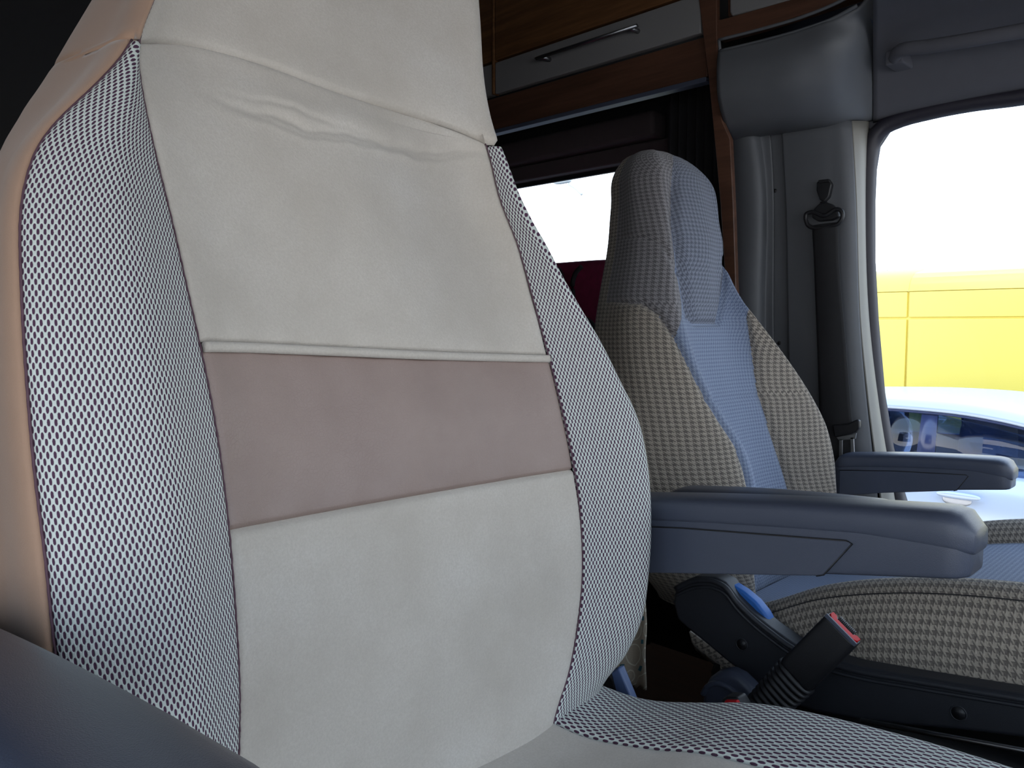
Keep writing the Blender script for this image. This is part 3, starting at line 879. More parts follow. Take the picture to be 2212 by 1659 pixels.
def skirt(yc, hw, xs, fz_, zb_, mat, parent, name):
    loopT = [(x, yc + hw * (1 - .06 * max(0, (x + .1)) / .17), fz_(x, 1.0)) for x in xs]
    loopN = [(x, yc - hw * (1 - .06 * max(0, (x + .1)) / .17), fz_(x, 1.0)) for x in xs]
    LT = loopT + loopN[::-1]
    G = np.array([LT, [(p[0], p[1] + (.004 if p[1] > yc else -.004), (p[2] + zb_) / 2) for p in LT], [(p[0], p[1], zb_) for p in LT]])
    return grid_obj(name, G, mat, parent)
skirt(.44, .285, xs_, cush_z, -.50, BROWN, seat1, 'cushion_brown_skirt')
# little tuck of brown fabric at the rear corner
cushion3('rear_corner_tuck', U(1310, 1522, .70), .05, .022, .010, BROWN, seat1, 2.4)
# seat base
base1 = box('seat_base', (-.62, .20, FLOOR), (-.02, .68, -.52), BLACKP, seat1, bevel=.02)
box('base_shell', (-.66, .17, -.53), (.05, .71, -.47), TRIMP, seat1, bevel=.015)
# recliner bracket seen between backrest and cushion
prism('recliner_bracket', [(1318, 1452), (1336, 1440), (1366, 1515), (1372, 1545), (1342, 1545)], .735, .012, BLUEMET, seat1, bevel=.003)['label'] = 'blue grey metal recliner bracket'
prism('recliner_cover', [(1255, 1500), (1312, 1450), (1325, 1470), (1345, 1545), (1260, 1545)], .742, .03, BLACKP, seat1, bevel=.004)
tube('recliner_rod', [U(1306, 1492, .73), U(1336, 1535, .73)], .004, STEEL, seat1, seg=8)

# ---------------------------------------------- armrests
def armrest(parent, x_rear, x_tip, yc, zr_top, zt_top, h_rear, h_tip, face=-1, hw=.030, label=None):
    n = 46
    ts = np.linspace(0, 1, n)
    L_ = x_tip - x_rear
    m = 28
    def loft(name, top_off, bot_fn, half, nt_, nb, par, mat):
        V = []
        for t in ts:
            x = x_rear + L_ * t - (.003 if (nt_ > 5 and t > .985) else 0)
            zt_ = zr_top + (zt_top - zr_top) * t + .004 * math.sin(t * math.pi)
            h = h_rear + (h_tip - h_rear) * t
            zb_ = zt_ - h
            top_ = zt_ - top_off; bot_ = bot_fn(t, zt_, zb_)
            de = (1 - t) * L_; r = .030
            if de < r and nt_ < 5: top_ -= (top_ - bot_) * .42 * (1 - math.sqrt(max(0, 1 - (1 - de / r) ** 2)))
            ds = t * L_; r2 = .025
            if ds < r2 and nt_ < 5: top_ -= (top_ - bot_) * .45 * (1 - math.sqrt(max(0, 1 - (1 - ds / r2) ** 2)))
            hw_ = half
            if de < .022: hw_ = half * (.72 + .28 * math.sqrt(max(0, 1 - (1 - de / .022) ** 2)))
            if ds < .015: hw_ = half * (.75 + .25 * math.sqrt(max(0, 1 - (1 - ds / .015) ** 2)))
            c = (top_ + bot_) / 2; hh = (top_ - bot_) / 2
            for k in range(m):
                a = 2 * math.pi * k / m
                ex = nt_ if math.sin(a) > 0 else nb
                y = yc + hw_ * math.copysign(abs(math.cos(a)) ** (2 / ex), math.cos(a))
                z = c + hh * math.copysign(abs(math.sin(a)) ** (2 / ex), math.sin(a))
                V.append((x, y, z))
        Fc = grid_faces(n, m, wrap=True)
        for e0, xo in ((0, -.0015), ((n - 1) * m, .0015)):
            ring_ = V[e0:e0 + m]; cc = np.mean(ring_, axis=0); b0 = len(V)
            V += [tuple(cc + (np.array(q) - cc) * .90 + np.array([xo, 0, 0])) for q in ring_] + [tuple(cc + np.array([xo, 0, 0]))]
            for k in range(m):
                Fc += [(e0 + k, e0 + (k + 1) % m, b0 + (k + 1) % m, b0 + k), (b0 + k, b0 + (k + 1) % m, b0 + m)]
        o = mesh_obj(name, V, Fc, mat, par)
        bm = bmesh.new(); bm.from_mesh(o.data); bmesh.ops.recalc_face_normals(bm, faces=bm.faces); bm.to_mesh(o.data); bm.free()
        return o
    body = loft('armrest', .020, lambda t, a, b: b, hw - .001, 6, 9, parent, PLASTIC)
    if label: body['label'] = label
    loft('pad', 0, lambda t, a, b: a - .030 - .010 * max(0, t - .8) / .2, hw, 3.0, 5, body, PLASTIC)
    # inset side panels, both faces
    for sgn in (-1, 1):
        def pt(t, q):
            x = x_rear + L_ * t
            zt_ = zr_top + (zt_top - zr_top) * t + .004 * math.sin(t * math.pi)
            h = h_rear + (h_tip - h_rear) * t
            return (x, yc + sgn * (hw - .0022), zt_ - .033 - (h - .033) * q)
        t1 = .775
        pts = [pt(.04, .02), pt(t1 * .5, .02), pt(t1, .04), pt(t1 + .012, .10), pt(t1 - .045, .97), pt(t1 - .06, 1.0), pt(t1 * .4, 1.0), pt(.04, 1.0)]
        prism3('side_panel', pts, (0, sgn * .0035, 0), PLASTIC, body, bevel=.0015)
        tube('groove_shade', [np.array(q) + np.array([0, sgn * .0022, 0]) for q in pts[:6]], .0011, BLACKP, body, seg=6)  # black line painted in as the shadow in the groove round the panel
    return body
armrest(seat1, -.66, -.196, .778, -.215, -.158, .100, .060, label='dark armrest beside the far bolster, raised a little at its tip')
armrest(seat1, -.66, -.172, .076, -.188, -.114, .100, .060, label='dark armrest in the lower left foreground')
cushion3('armrest_pivot', (-.645, .735, -.27), .03, .04, .03, PLASTIC, seat1, 3)
cushion3('armrest_pivot', (-.645, .125, -.24), .03, .04, .03, PLASTIC, seat1, 3)

# ================================================================== FAR SEAT
f_out = [(1460, 250), (1400, 300), (1350, 345), (1328, 380), (1320, 450), (1312, 540), (1298, 620), (1286, 700), (1284, 800), (1290, 1000), (1380, 1230), (1440, 1310), (1490, 1380)]
f_c3 = [(1435, 250), (1440, 330), (1452, 450), (1466, 560), (1480, 680), (1500, 790), (1535, 870), (1590, 960), (1615, 1045), (1628, 1150), (1640, 1300)]
f_c5 = [(1525, 250), (1540, 400), (1552, 500), (1562, 600), (1590, 680), (1618, 760), (1640, 850), (1672, 950), (1702, 1045), (1725, 1150), (1740, 1300)]
f_sil = [(1500, 250), (1515, 350), (1540, 400), (1556, 500), (1575, 580), (1600, 636), (1645, 695), (1702, 770), (1752, 845), (1788, 915), (1805, 980), (1812, 1060), (1812, 1160), (1790, 1300)]
def far_cols(z):
    X = float(crv(XF, z)) - .165; b = float(crv([(-.5, .03), (-.35, .05), (-.15, .055), (-.05, .045), (.05, .02), (.12, .012), (.25, .012), (.4, .012)], z))
    hd_ = float(np.clip((z - .03) / .10, 0, 1))
    Xb = X - .105
    y1 = solveY(f_out, Xb, z)
    y4 = solveY(f_c3, X + .0 + hd_ * .010, z)
    y6 = solveY(f_c5, X + hd_ * .010, z)
    y7 = solveY(f_sil, X + b, z)
    y6 = min(y6, y7 - .012)
    dc = .06 * (1 - hd_) + .022 * hd_
    y3 = y4 - dc
    y1 = min(y1, y3 - .02)
    y2 = y1 - .004
    return [(X - .16, y1 + .07, z), (X - .145, y1 + .02, z), (Xb, y1, z), (X - .04, y1 * .72 + y3 * .28, z), (X + b * .9, y3, z), (X + hd_ * .010, y4, z),
            (X - .010 + hd_ * .03, (y4 + y6) / 2, z), (X + hd_ * .010, y6, z), (X + b, y7, z), (X - .03, y7 + .012, z), (X - .11, y7 - .004, z), (X - .15, y7 - .06, z)]
FS = Surf(far_cols, -.51, .345, 130, cap=(.262, .345), fix=[((8, 9, 10, 11), f_sil, (7.05, 11), 1), ((0, 1, 2), f_out, (0, 3), -1)])
seat2 = thing('cab_seat', 'far cab seat in star pattern knit with blue grey centre', 'seat', (-.56, 1.31, FLOOR))
nu_, nv_ = 420, 420
ug = np.linspace(0, 11, nu_); zg = np.linspace(-.509, .3449, nv_)
UG, ZG = np.meshgrid(ug, zg)
G = FS.at(UG, ZG)
nn = normals(G)
px, py = proj(G)
front = (UG > 1.8) & (UG < 9)
seams = [[(1454, 340), (1455, 480), (1468, 570), (1480, 640), (1488, 685), (1503, 698), (1550, 697), (1559, 650), (1566, 560)],
         [(1300, 527), (1340, 513), (1380, 510), (1430, 525), (1468, 590)],
         [(1280, 660), (1330, 650), (1385, 652), (1420, 675), (1455, 725), (1520, 850), (1560, 915), (1592, 962), (1618, 1050), (1640, 1300)],
         [(1612, 685), (1625, 760), (1640, 850), (1700, 1040), (1740, 1200)],
         [(1505, 868), (1560, 862), (1638, 855)]]
h = np.zeros(px.shape)
for ln, a, wd_ in zip(seams, (.007, .004, .006, .005, .003), (7, 6, 6, 6, 7)):
    h -= a * np.exp(-(seg_dist(px, py, ln) / wd_) ** 2) * front
def inside(px, py, poly):
    r = np.zeros(px.shape, bool); n = len(poly)
    for i in range(n):
        x0, y0 = poly[i]; x1, y1 = poly[(i + 1) % n]
        c = ((y0 > py) != (y1 > py)) & (px < (x1 - x0) * (py - y0) / (y1 - y0 + 1e-12) + x0)
        r ^= c
    return r
headp = [(1454, 200)] + seams[0] + [(1600, 540), (1650, 200)]
shold = [(1100, 525), (1300, 527), (1340, 513), (1380, 510), (1430, 525), (1468, 590), (1474, 640), (1472, 690), (1458, 728), (1452, 720), (1420, 675), (1385, 652), (1330, 650), (1280, 660), (1100, 662)]
bolL = [(1100, 660), (1280, 660), (1330, 650), (1385, 652), (1420, 675), (1455, 725), (1520, 850), (1560, 915), (1592, 962), (1618, 1050), (1640, 1300), (1640, 1500), (1100, 1500)]
bolR = [(1612, 685), (1625, 760), (1640, 850), (1700, 1040), (1740, 1200), (1760, 1500), (2000, 1500), (2000, 600), (1640, 600)]
heads = [(1100, 100), (1454, 100), (1454, 340), (1455, 480), (1468, 590), (1430, 525), (1380, 510), (1340, 513), (1300, 527), (1100, 527)]
# head pad stands proud of the shoulder
h *= np.clip((py - 345) / 60, .15, 1) * np.clip((UG - 1.9) / .7, 0, 1)
hp_in = inside(px, py, headp) & front
h += .008 * (1 - np.exp(-seg_dist(px, py, seams[0]) / 9)) * hp_in * np.clip((7.7 - UG) / .6, 0, 1) * np.clip((py - 345) / 80, 0, 1)
bl_in = (inside(px, py, bolL) | inside(px, py, bolR)) & front
h += .006 * (1 - np.exp(-np.minimum(seg_dist(px, py, seams[2]), seg_dist(px, py, seams[3])) / 12)) * bl_in * np.clip((7.8 - UG) / .5, 0, 1) * np.clip((UG - 2.2) / 1.0, 0, 1)
G = G + nn * h[..., None]
uvg = arc_uv(G)
cu_, cv_ = (px[:-1, :-1] + px[1:, 1:]) / 2, (py[:-1, :-1] + py[1:, 1:]) / 2
cU = UG[:-1, :-1]
lab = np.full(cu_.shape, 0)                 # 0 centre panel
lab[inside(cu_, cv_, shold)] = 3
lab[inside(cu_, cv_, bolR)] = 2
lab[inside(cu_, cv_, bolL)] = 1
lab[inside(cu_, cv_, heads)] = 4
lab[inside(cu_, cv_, headp)] = 5
lab[(cU < 1.8)] = 6
lab[(cU > 9)] = 6
Gf, uf = G.reshape(-1, 3), uvg.reshape(-1, 2)
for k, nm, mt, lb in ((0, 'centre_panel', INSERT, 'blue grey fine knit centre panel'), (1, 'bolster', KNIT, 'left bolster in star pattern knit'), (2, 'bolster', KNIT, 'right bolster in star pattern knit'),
                      (3, 'shoulder_panel', SHADEKNIT, None), (4, 'headrest_side', SHADEKNIT, None), (5, 'headrest_pad', HEADKNIT, 'blue grey raised headrest pad'), (6, 'back_cover', KNIT, None)):
    ii, jj = np.where(lab == k)
    if len(ii) == 0: continue
    q = np.stack([ii*nu_ + jj, ii*nu_ + jj + 1, (ii+1)*nu_ + jj + 1, (ii+1)*nu_ + jj], 1)
    ids, inv = np.unique(q, return_inverse=True)
    o = mesh_obj(nm, Gf[ids], inv.reshape(q.shape), mt, seat2, uf[ids])
    if lb: o['label'] = lb
# cushion of the far seat
zc2 = [(-.86, -.47), (-.74, -.465), (-.62, -.440), (-.56, -.418), (-.46, -.366), (-.37, -.336), (-.26, -.314), (-.12, -.305), (-.03, -.315), (.02, -.35), (.04, -.42)]
xs2 = np.concatenate([np.linspace(-.69, -.04, 120), np.linspace(-.035, .04, 22)])
def cz2(x, s):
    base = float(crv(zc2, x)); t = abs(s)
    if t < .62: return base - .030
    if t < .80: return base - .030 + .030 * math.sin((t - .62) / .18 * math.pi / 2)
    return base - .10 * (1 - math.sqrt(max(0, 1 - ((t - .80) / .20) ** 2)))
YC2, HW2 = 1.31, .275
for s0, s1, nm, mt in ((-.60, .60, 'cushion_centre', INSERT), (.60, 1, 'cushion_side', KNIT), (-1, -.60, 'cushion_side', KNIT)):
    n_ = 60
    Gc = np.array([[(x, YC2 + s * HW2, cz2(x, s)) for s in np.linspace(s0, s1, n_)] for x in xs2 if x > (-.60 if s1 - s0 < 1 else -1)])
    du = np.concatenate([np.zeros((len(Gc), 1)), np.cumsum(np.linalg.norm(np.diff(Gc, axis=1), axis=2), 1)], 1)
    e_ = np.minimum(du, du[:, -1:] - du)
    Gc[..., 2] += .004 * (1 - np.exp(-e_ / .004)) * (du < du[:, -1:] * 2)
    grid_obj(nm, Gc, mt, seat2, uvg=arc_uv(Gc))
# knitted side wall down to the trim
xs2 = xs2[xs2 > -.585]
for sg in (-1, 1):
    Gs = []
    for t in np.linspace(0, 1, 22):
        Gs.append([(x, YC2 + sg * (HW2 + .018 * math.sin(t * math.pi * .75)), (cz2(x, 1.0)) * (1 - t) + min(float(crv([(-.66, -.49), (-.4, -.475), (-.2, -.435), (.04, -.42)], x)), cz2(x, 1.0) - .015) * t) for x in xs2])
    Gs = np.array(Gs)
    grid_obj('cushion_side_wall', Gs, KNIT, seat2, uvg=arc_uv(Gs))
front_w = np.array([[(.04, YC2 + s * HW2, z) for s in np.linspace(-1, 1, 30)] for z in np.linspace(-.43, -.50, 8)])
grid_obj('cushion_front', front_w, KNIT, seat2, uvg=arc_uv(front_w))
for sg, rr in ((-1, .0025), (1, .0025)):
    tube('piping', [(x, YC2 + sg * .60 * HW2, cz2(x, .60) + .001) for x in xs2[::2]], rr, INSERT, seat2, seg=6)
    tube('seam', [(x, YC2 + sg * .90 * HW2, cz2(x, .90) + .003) for x in xs2[::2]], .0012, BLACKP, seat2, seg=6)
# side trim plastic with recliner housing
YT = .995
trim_top = [(1452, 1300), (1460, 1262), (1500, 1246), (1542, 1247), (1565, 1258), (1590, 1290), (1625, 1325), (1663, 1356), (1714, 1392), (1785, 1422), (1850, 1440), (1950, 1458), (2080, 1480), (2212, 1502), (2380, 1530)]
trim_bot = [(2380, 1640), (2212, 1596), (2080, 1580), (1950, 1568), (1850, 1556), (1760, 1540), (1700, 1520), (1640, 1484), (1570, 1430), (1500, 1372), (1462, 1340)]
tm = prism('side_trim', trim_top + trim_bot, YT, .035, TRIMP, seat2, bevel=.006, seg=3)
tube('trim_rim', spl([U(x, y + 9, YT - .001) for x, y in trim_top[1:]], 90), .004, TRIMP, tm, seg=8)
tube('trim_rim', spl([U(x, y + 24, YT - .001) for x, y in trim_top[1:]], 90), .0025, TRIMP, tm, seg=8)
for x, y in ((1602, 1392), (2070, 1541)):
    c = U(x, y, YT)
    th_ = np.linspace(0, 2 * math.pi, 25)[:-1]
    ho = tube('screw_well', [c + np.array([.0085 * math.cos(a), .0005, .0085 * math.sin(a)]) for a in th_], .0012, TRIMP, tm, seg=6, up=(0, 1, 0), closed=True)
    tube('screw', [c + (0, -.0004, 0), c + (0, .004, 0)], .0075, BLACKP, tm, seg=14)
prism('blue_cover', [(1556, 1256), (1580, 1262), (1606, 1278), (1632, 1300), (1652, 1325), (1672, 1364), (1650, 1390), (1580, 1340)], 1.008, .02, BLUE, seat2, bevel=.004)['label'] = 'bright blue plastic cover at the recliner'
for sx in (1.045, 1.545):
    box('seat_slide_rail', (-.95, sx, -.66), (.15, sx + .03, -.63), STEEL, seat2, bevel=.003)
box('seat_base', (-.60, 1.06, FLOOR), (-.05, 1.56, -.665), BLACKP, seat2, bevel=.01)
box('base_shell', (-.62, 1.035, -.64), (.02, 1.58, -.50), BLACKP, seat2, bevel=.02)
armrest(seat2, -.68, -.364, 1.648, -.262, -.236, .088, .056, label='dark armrest on the window side')
armrest(seat2, -.66, -.34, 1.005, -.238, -.212, .088, .056, label='dark armrest on the aisle side')
# slide rail seen below the trim
rl = thing('floor_rail', 'thin bright edge strip running along the far seat base', 'rail', (-.2, .93, -.62))
tube('strip', [U(1860, 1556, .93), U(2212, 1622, .93), U(2330, 1645, .93)], .003, STEEL, rl, seg=6)
box('rail_body', (-.62, .90, -.95), (.1, .94, -.60), BLACKP, rl, bevel=.01)
# side skirt knit visible below the recliner
Gk = np.array([spl([U(x, y, yy) for x, y in q], 20) for q, yy in (([(1492, 1362), (1560, 1415), (1600, 1450)], 1.03), ([(1498, 1384), (1545, 1420), (1592, 1450)], 1.034), ([(1506, 1400), (1540, 1428), (1590, 1452)], 1.06))])
grid_obj('rear_knit_edge', Gk, KNIT, seat2, uvg=arc_uv(Gk), solid=.004)

# ------------------------------------------------------------------ seat belt buckles
def buckle(Y, tail, head, wpx, label, nring=11):
    t_ = thing('seat_belt_buckle', label, 'buckle', U(*tail, Y))
    A, B = U(*tail, Y), U(*head, Y)
    ax = B - A; Ln = np.linalg.norm(ax); ax /= Ln
    nrm = np.array([0, -1., 0]); sd = np.cross(ax, nrm); sd /= np.linalg.norm(sd); nrm = np.cross(sd, ax)
    W = wpx
    def fr(c, hw_, ht_): # frame corners
        return c, hw_, ht_
    # housing: rounded block loft
    secs = [(.50, .92, .020), (.53, 1.0, .021), (.80, 1.0, .021), (1.0, .98, .019)]
    V = []; m = 24
    for s, ww, tt in [(s, a, b) for s, a, b in secs]:
        c = A + ax * Ln * s
        for k in range(m):
            a = 2 * math.pi * k / m
            V.append(c + sd * W * ww * math.copysign(abs(math.cos(a)) ** .35, math.cos(a)) + nrm * tt * .62 * math.copysign(abs(math.sin(a)) ** .35, math.sin(a)))
    Fc = grid_faces(len(secs), m, wrap=True) + [tuple(range(m))[::-1], tuple(range((len(secs)-1)*m, len(secs)*m))]
    o = mesh_obj('housing', V, Fc, BLACKP, t_, bevel=.0015)
    # red press button with a scooped middle, on the head end towards the camera
    c = A + ax * Ln * 1.002
    prof = [(-.88, .2), (-.88, .85), (-.62, .85), (-.50, .40), (.50, .40), (.62, .85), (.88, .85), (.88, .2), (.7, -.25), (-.7, -.25)]
    P = [c + sd * W * a + nrm * .012 * (-b + .45) * -1 * -1 for a, b in prof]
    prism3('press_button', P, ax * .004, RED, t_, bevel=.0006)
    P = [c + sd * W * a * .95 + nrm * b for a, b in ((-1, .0125), (1, .0125), (1, .010), (-1, .010))]
    prism3('rim', P, ax * .005, PLASTIC, t_, bevel=.0005)
    for k in range(12):
        f = -.46 + .92 * k / 11
        prism3('grip_rib', [c + sd * (W * f - .0007) + nrm * -.004, c + sd * (W * f + .0007) + nrm * -.004, c + sd * (W * f + .0007) + nrm * -.0105, c + sd * (W * f - .0007) + nrm * -.0105], ax * .004, TRIMP, t_, bevel=0)
    # ribbed bellows stalk
    V = []; n = nring * 6; m = 24
    for i in range(n):
        s = i / (n - 1); r = 1 + .10 * math.sin(s * nring * 2 * math.pi)
        c = A + ax * Ln * (s * .52)
        taper = .80 + .14 * s
        for k in range(m):
            a = 2 * math.pi * k / m
            V.append(c + sd * W * taper * r * 1.12 * math.copysign(abs(math.cos(a)) ** .7, math.cos(a)) + nrm * .014 * r * math.copysign(abs(math.sin(a)) ** .7, math.sin(a)))
    mesh_obj('bellows', V, grid_faces(n, m, wrap=True), BLACKP, t_)
    return t_
buckle(.925, (1632, 1548), (1821, 1358), .0235, 'black seat belt buckle with red button on a ribbed stalk beside the far seat')
b2 = thing('seat_belt_buckle', 'second buckle, only its red button end showing above the near cushion', 'buckle', U(1575, 1560, .80))
prism('housing', [(1553, 1528), (1560, 1510), (1568, 1505), (1592, 1507), (1606, 1530), (1600, 1600), (1550, 1600)], .80, .02, BLACKP, b2, bevel=.003)
prism('press_button', [(1560, 1526), (1566, 1513), (1590, 1514), (1598, 1528), (1596, 1560), (1560, 1560)], .796, .006, RED, b2, bevel=.001)
# rounded grey cap by the stalk
cap_ = thing('seat_hinge_cap', 'rounded dark grey plastic cap below the far seat recliner', 'cap', U(1575, 1520, .94))
prism('cap_shell', [(1512, 1530), (1516, 1490), (1528, 1466), (1548, 1452), (1572, 1450), (1596, 1462), (1618, 1484), (1640, 1520), (1660, 1580), (1512, 1580)], .945, .03, PLASTIC, cap_, bevel=.010, seg=4)
tube('cap_ridge', spl([U(x, y, .944) for x, y in ((1518, 1500), (1530, 1482), (1550, 1476), (1575, 1486), (1600, 1510), (1625, 1545))], 30), .004, PLASTIC, cap_, seg=8)

# ------------------------------------------------------------------ seat belt on the pillar
sb = thing('seat_belt', 'black three-point seat belt hanging from its loop on the grey pillar', 'seat belt', U(1810, 1000, 1.70))
YB = 1.705
prism('anchor_tab', [(1764, 392), (1792, 390), (1796, 398), (1790, 425), (1780, 436), (1770, 432), (1763, 412)], YB + .008, .014, BLACKP, sb, bevel=.003)
prism('anchor_clip', [(1766, 389), (1790, 386), (1793, 393), (1768, 396)], YB + .005, .01, BLACKP, sb, bevel=.002)
tube('anchor_bolt', [U(1779, 436, YB + .01), U(1780, 452, YB + .01)], .007, BLACKP, sb, seg=12)
prism('loop_cover', [(1752, 470), (1756, 452), (1768, 440), (1782, 436), (1796, 441), (1808, 452), (1813, 468), (1796, 476), (1766, 478)], YB, .014, BLACKP, sb, bevel=.004)
ring = [(1740, 474), (1742, 462), (1752, 458), (1780, 466), (1810, 452), (1818, 456), (1820, 468), (1814, 480), (1785, 490), (1757, 492), (1745, 486)]
rp = np.array([U(x, y, YB - .004) for x, y in ring])
rc = np.concatenate([rp, rp[:1]])
tube('loop_ring', spl(rc, 50)[:-1], .0045, BLACKP, sb, seg=8, up=(0, 1, 0), closed=True)
bl = [(1755, 487), (1759, 560), (1762, 640), (1766, 740), (1769, 830), (1772, 925), (1775, 1010)]
br = [(1810, 480), (1812, 560), (1818, 640), (1827, 740), (1834, 830), (1841, 912), (1850, 1010)]
A_ = spl([U(x, y, YB - .002) for x, y in bl], 40); B_ = spl([U(x, y, YB - .002) for x, y in br], 40)
Gb = np.stack([A_ * (1 - s) + B_ * s + np.array([0, -.004 * math.sin(s * math.pi), 0]) for s in np.linspace(0, 1, 10)], 1)
grid_obj('webbing', Gb, BELT, sb, solid=.0018)
Gb2 = np.stack([(A_ * (1 - s) + B_ * s) * .2 + .8 * A_ + np.array([.0, .012, 0]) + s * np.array([.035, 0, 0]) for s in np.linspace(0, 1, 6)], 1)
grid_obj('webbing', Gb2, BELT, sb, solid=.0018)
prism('belt_tongue', [(1798, 918), (1830, 916), (1850, 906), (1856, 908), (1856, 924), (1848, 934), (1826, 940), (1802, 944)], YB - .016, .012, BLACKP, sb, bevel=.004)
tg = thing('x', 'x', 'x')
bpy.data.objects.remove(tg)
for pts in ([(1806, 944), (1850, 936), (1848, 948), (1812, 952)], [(1812, 948), (1820, 948), (1820, 990), (1812, 990)], [(1836, 945), (1844, 944), (1846, 990), (1838, 990)]):
    prism('tongue_plate', pts, YB - .012, .003, STEEL, sb, bevel=.0008)['label'] = 'steel tongue plate'

# ================================================================== OUTSIDE
GZ = -1.82
struct(box('ground', (-60, 2.3, GZ - .1), (60, 80, GZ), ASPH, bevel=0))
# yellow van
van = thing('van', 'bright yellow panel van parked beyond the pale car', 'van', (-2.5, 8, GZ))
YV = 7.0
zr = U(2050, 585, YV)[2]; z1 = U(2046, 627, YV)[2]; z2 = U(2046, 687, YV)[2]
xs1 = U(1960, 700, YV)[0]
vx0, vx1 = -5.4, .9
def vplate(x0, x1, zlo, zhi, nm='body_panel'):
    return box(nm, (x0, YV, zlo), (x1, YV + .03, zhi), YEL, van, bevel=.006)
for a, b in ((vx0, xs1 - .008), (xs1 + .008, vx1)):
    vplate(a, b, z2 + .008, z1 - .004)
    vplate(a, b, -1.35, z2 - .008)
Gv = np.array([[(x, y, z) for x in (vx0, xs1 - .003, xs1, xs1 + .003, vx1)] for y, z in ((YV + .0, z1 + .002), (YV + .02, z1 + .06), (YV + .06, zr - .04), (YV + .13, zr), (YV + .40, zr + .05), (YV + 1.0, zr + .07))])
Gv[:, 2, 2] -= .008; Gv[:, 2, 1] += .006
grid_obj('roof_side', Gv, YEL, van)
box('body_core', (vx0 + .01, YV + .02, -1.36), (vx1 - .01, YV + 1.9, z1 + .03), YEL, van, bevel=.02)
Gv = np.array([[(vx0, YV + 1.0, zr + .07), (vx1, YV + 1.0, zr + .07)], [(vx0, YV + 1.9, zr - .1), (vx1, YV + 1.9, zr - .1)]])
grid_obj('roof', Gv, YEL, van)
cab_pts = [(vx1, -1.35), (vx1 + .95, -1.35), (vx1 + 1.0, -.9), (vx1 + .85, -.72), (vx1 + .1, z1 + .1), (vx1, z1 + .12)]
prism3('cab_nose', [(x, YV + .03, z) for x, z in cab_pts], (0, 1.84, 0), YEL, van, bevel=.04)
for x in (vx0 + 1.1, vx1 + .1):
    wl = tube('wheel', [(x, YV + .02, GZ + .34), (x, YV + .26, GZ + .34)], .34, TYRE, van, seg=32)
    tube('rim', [(x, YV + .01, GZ + .34), (x, YV + .05, GZ + .34)], .2, STEEL, wl, seg=24)
# pale car
car = thing('car', 'pale silver blue car parked beside the cab window', 'car', (-1.4, 5.4, GZ))
YCR = 4.6
cw = 1.66
stations = [(-3.6, -1.35, -1.02), (-3.5, -1.42, -.92), (-3.2, -1.50, -.84), (-2.6, -1.56, -.80), (-1.9, -1.58, -.775), (-1.0, -1.58, -.765), (-.2, -1.58, -.80), (.2, -1.56, -.86), (.7, -1.5, -.98), (.95, -1.45, -1.15), (1.0, -1.38, -1.3)]
V = []
prof = [(0.0, 0.0), (-.03, .12), (-.045, .35), (-.035, .55), (-.05, .72), (-.03, .86), (.0, .96), (.05, 1.0)]
for x, zs_, zb2 in stations:
    r = []
    for dy, t in prof: r.append((x, YCR + dy + (.12 if x in (-3.6, 1.0) else 0), zs_ + (zb2 - zs_) * t))
    for dy, t in prof[::-1]: r.append((x, YCR + cw - dy - (.12 if x in (-3.6, 1.0) else 0), zs_ + (zb2 - zs_) * t))
    V.append(r)
V = np.array(V)
ncar = V.shape[1]
Vs = np.stack([spl(V[:, j], 60) for j in range(ncar)], 1)
# keep the greenhouse floor open between the windscreens
low = mesh_obj('lower_body', Vs.reshape(-1, 3), [f for f in grid_faces(60, ncar) if (f[0] % ncar) != len(prof) - 1], CARP, car, solid=.01)
box('cabin_floor', (-2.9, YCR + .08, -1.45), (-.3, YCR + cw - .08, -1.40), SEATIN, car)
for xa_, xb_ in ((.0, .95), (-3.5, -2.9)):
    Gh = np.array([[(x, YCR + .05 + (cw - .1) * s, float(crv([(q[0], q[2]) for q in stations], x)) + .03 * math.sin(s * math.pi)) for s in np.linspace(0, 1, 14)] for x in np.linspace(xa_, xb_, 14)])
    grid_obj('bonnet' if xa_ > -.1 else 'boot_lid', Gh, CARP, car, solid=.01)
wsn = np.array([[(x, YCR + .12 + (cw - .24) * s, z) for s in (0, 1)] for x, z in ((-.56, -.62), (.10, -.86))])
grid_obj('windscreen', wsn, CARGLASS, car)
def ctop(px_, py_, Y=YCR + .10): return U(px_, py_, Y)
zwt = [(1880, 888), (1912, 890), (1980, 892), (2022, 893), (2100, 904), (2212, 934), (2300, 962)]
YR = YCR + .12
xa = [U(x, y, YR) for x, y in zwt]
# roof shell
rz_ = [(-3.1, -.64), (-2.8, -.55), (-2.4, -.485), (-2.0, -.458), (-1.57, -.448), (-1.26, -.460), (-1.02, -.495), (-.8, -.55), (-.55, -.63)]
rz_ = sorted(rz_)
xsr = np.linspace(-3.1, -.55, 50)
Gr = []
for x in xsr:
    z = float(crv(rz_, x))
    Gr.append([(x, YCR + .115, z - .022), (x, YCR + .13, z + .005), (x, YCR + .22, z + .022), (x, YCR + cw * .35, z + .026), (x, YCR + cw * .5, z + .022), (x, YCR + cw * .65, z + .010), (x, YCR + cw - .22, z + .004), (x, YCR + cw - .13, z + .005), (x, YCR + cw - .115, z - .022)])
grid_obj('roof', np.array(Gr), CARP, car, solid=.02)
tube('roof_trim', [(x, YCR + .112, float(crv(rz_, x)) - .026) for x in xsr], .008, CARDARK, car, seg=6)
tube('roof_line', [(x, YCR + .165, float(crv(rz_, x)) + .012) for x in xsr], .004, CARDARK, car, seg=6)
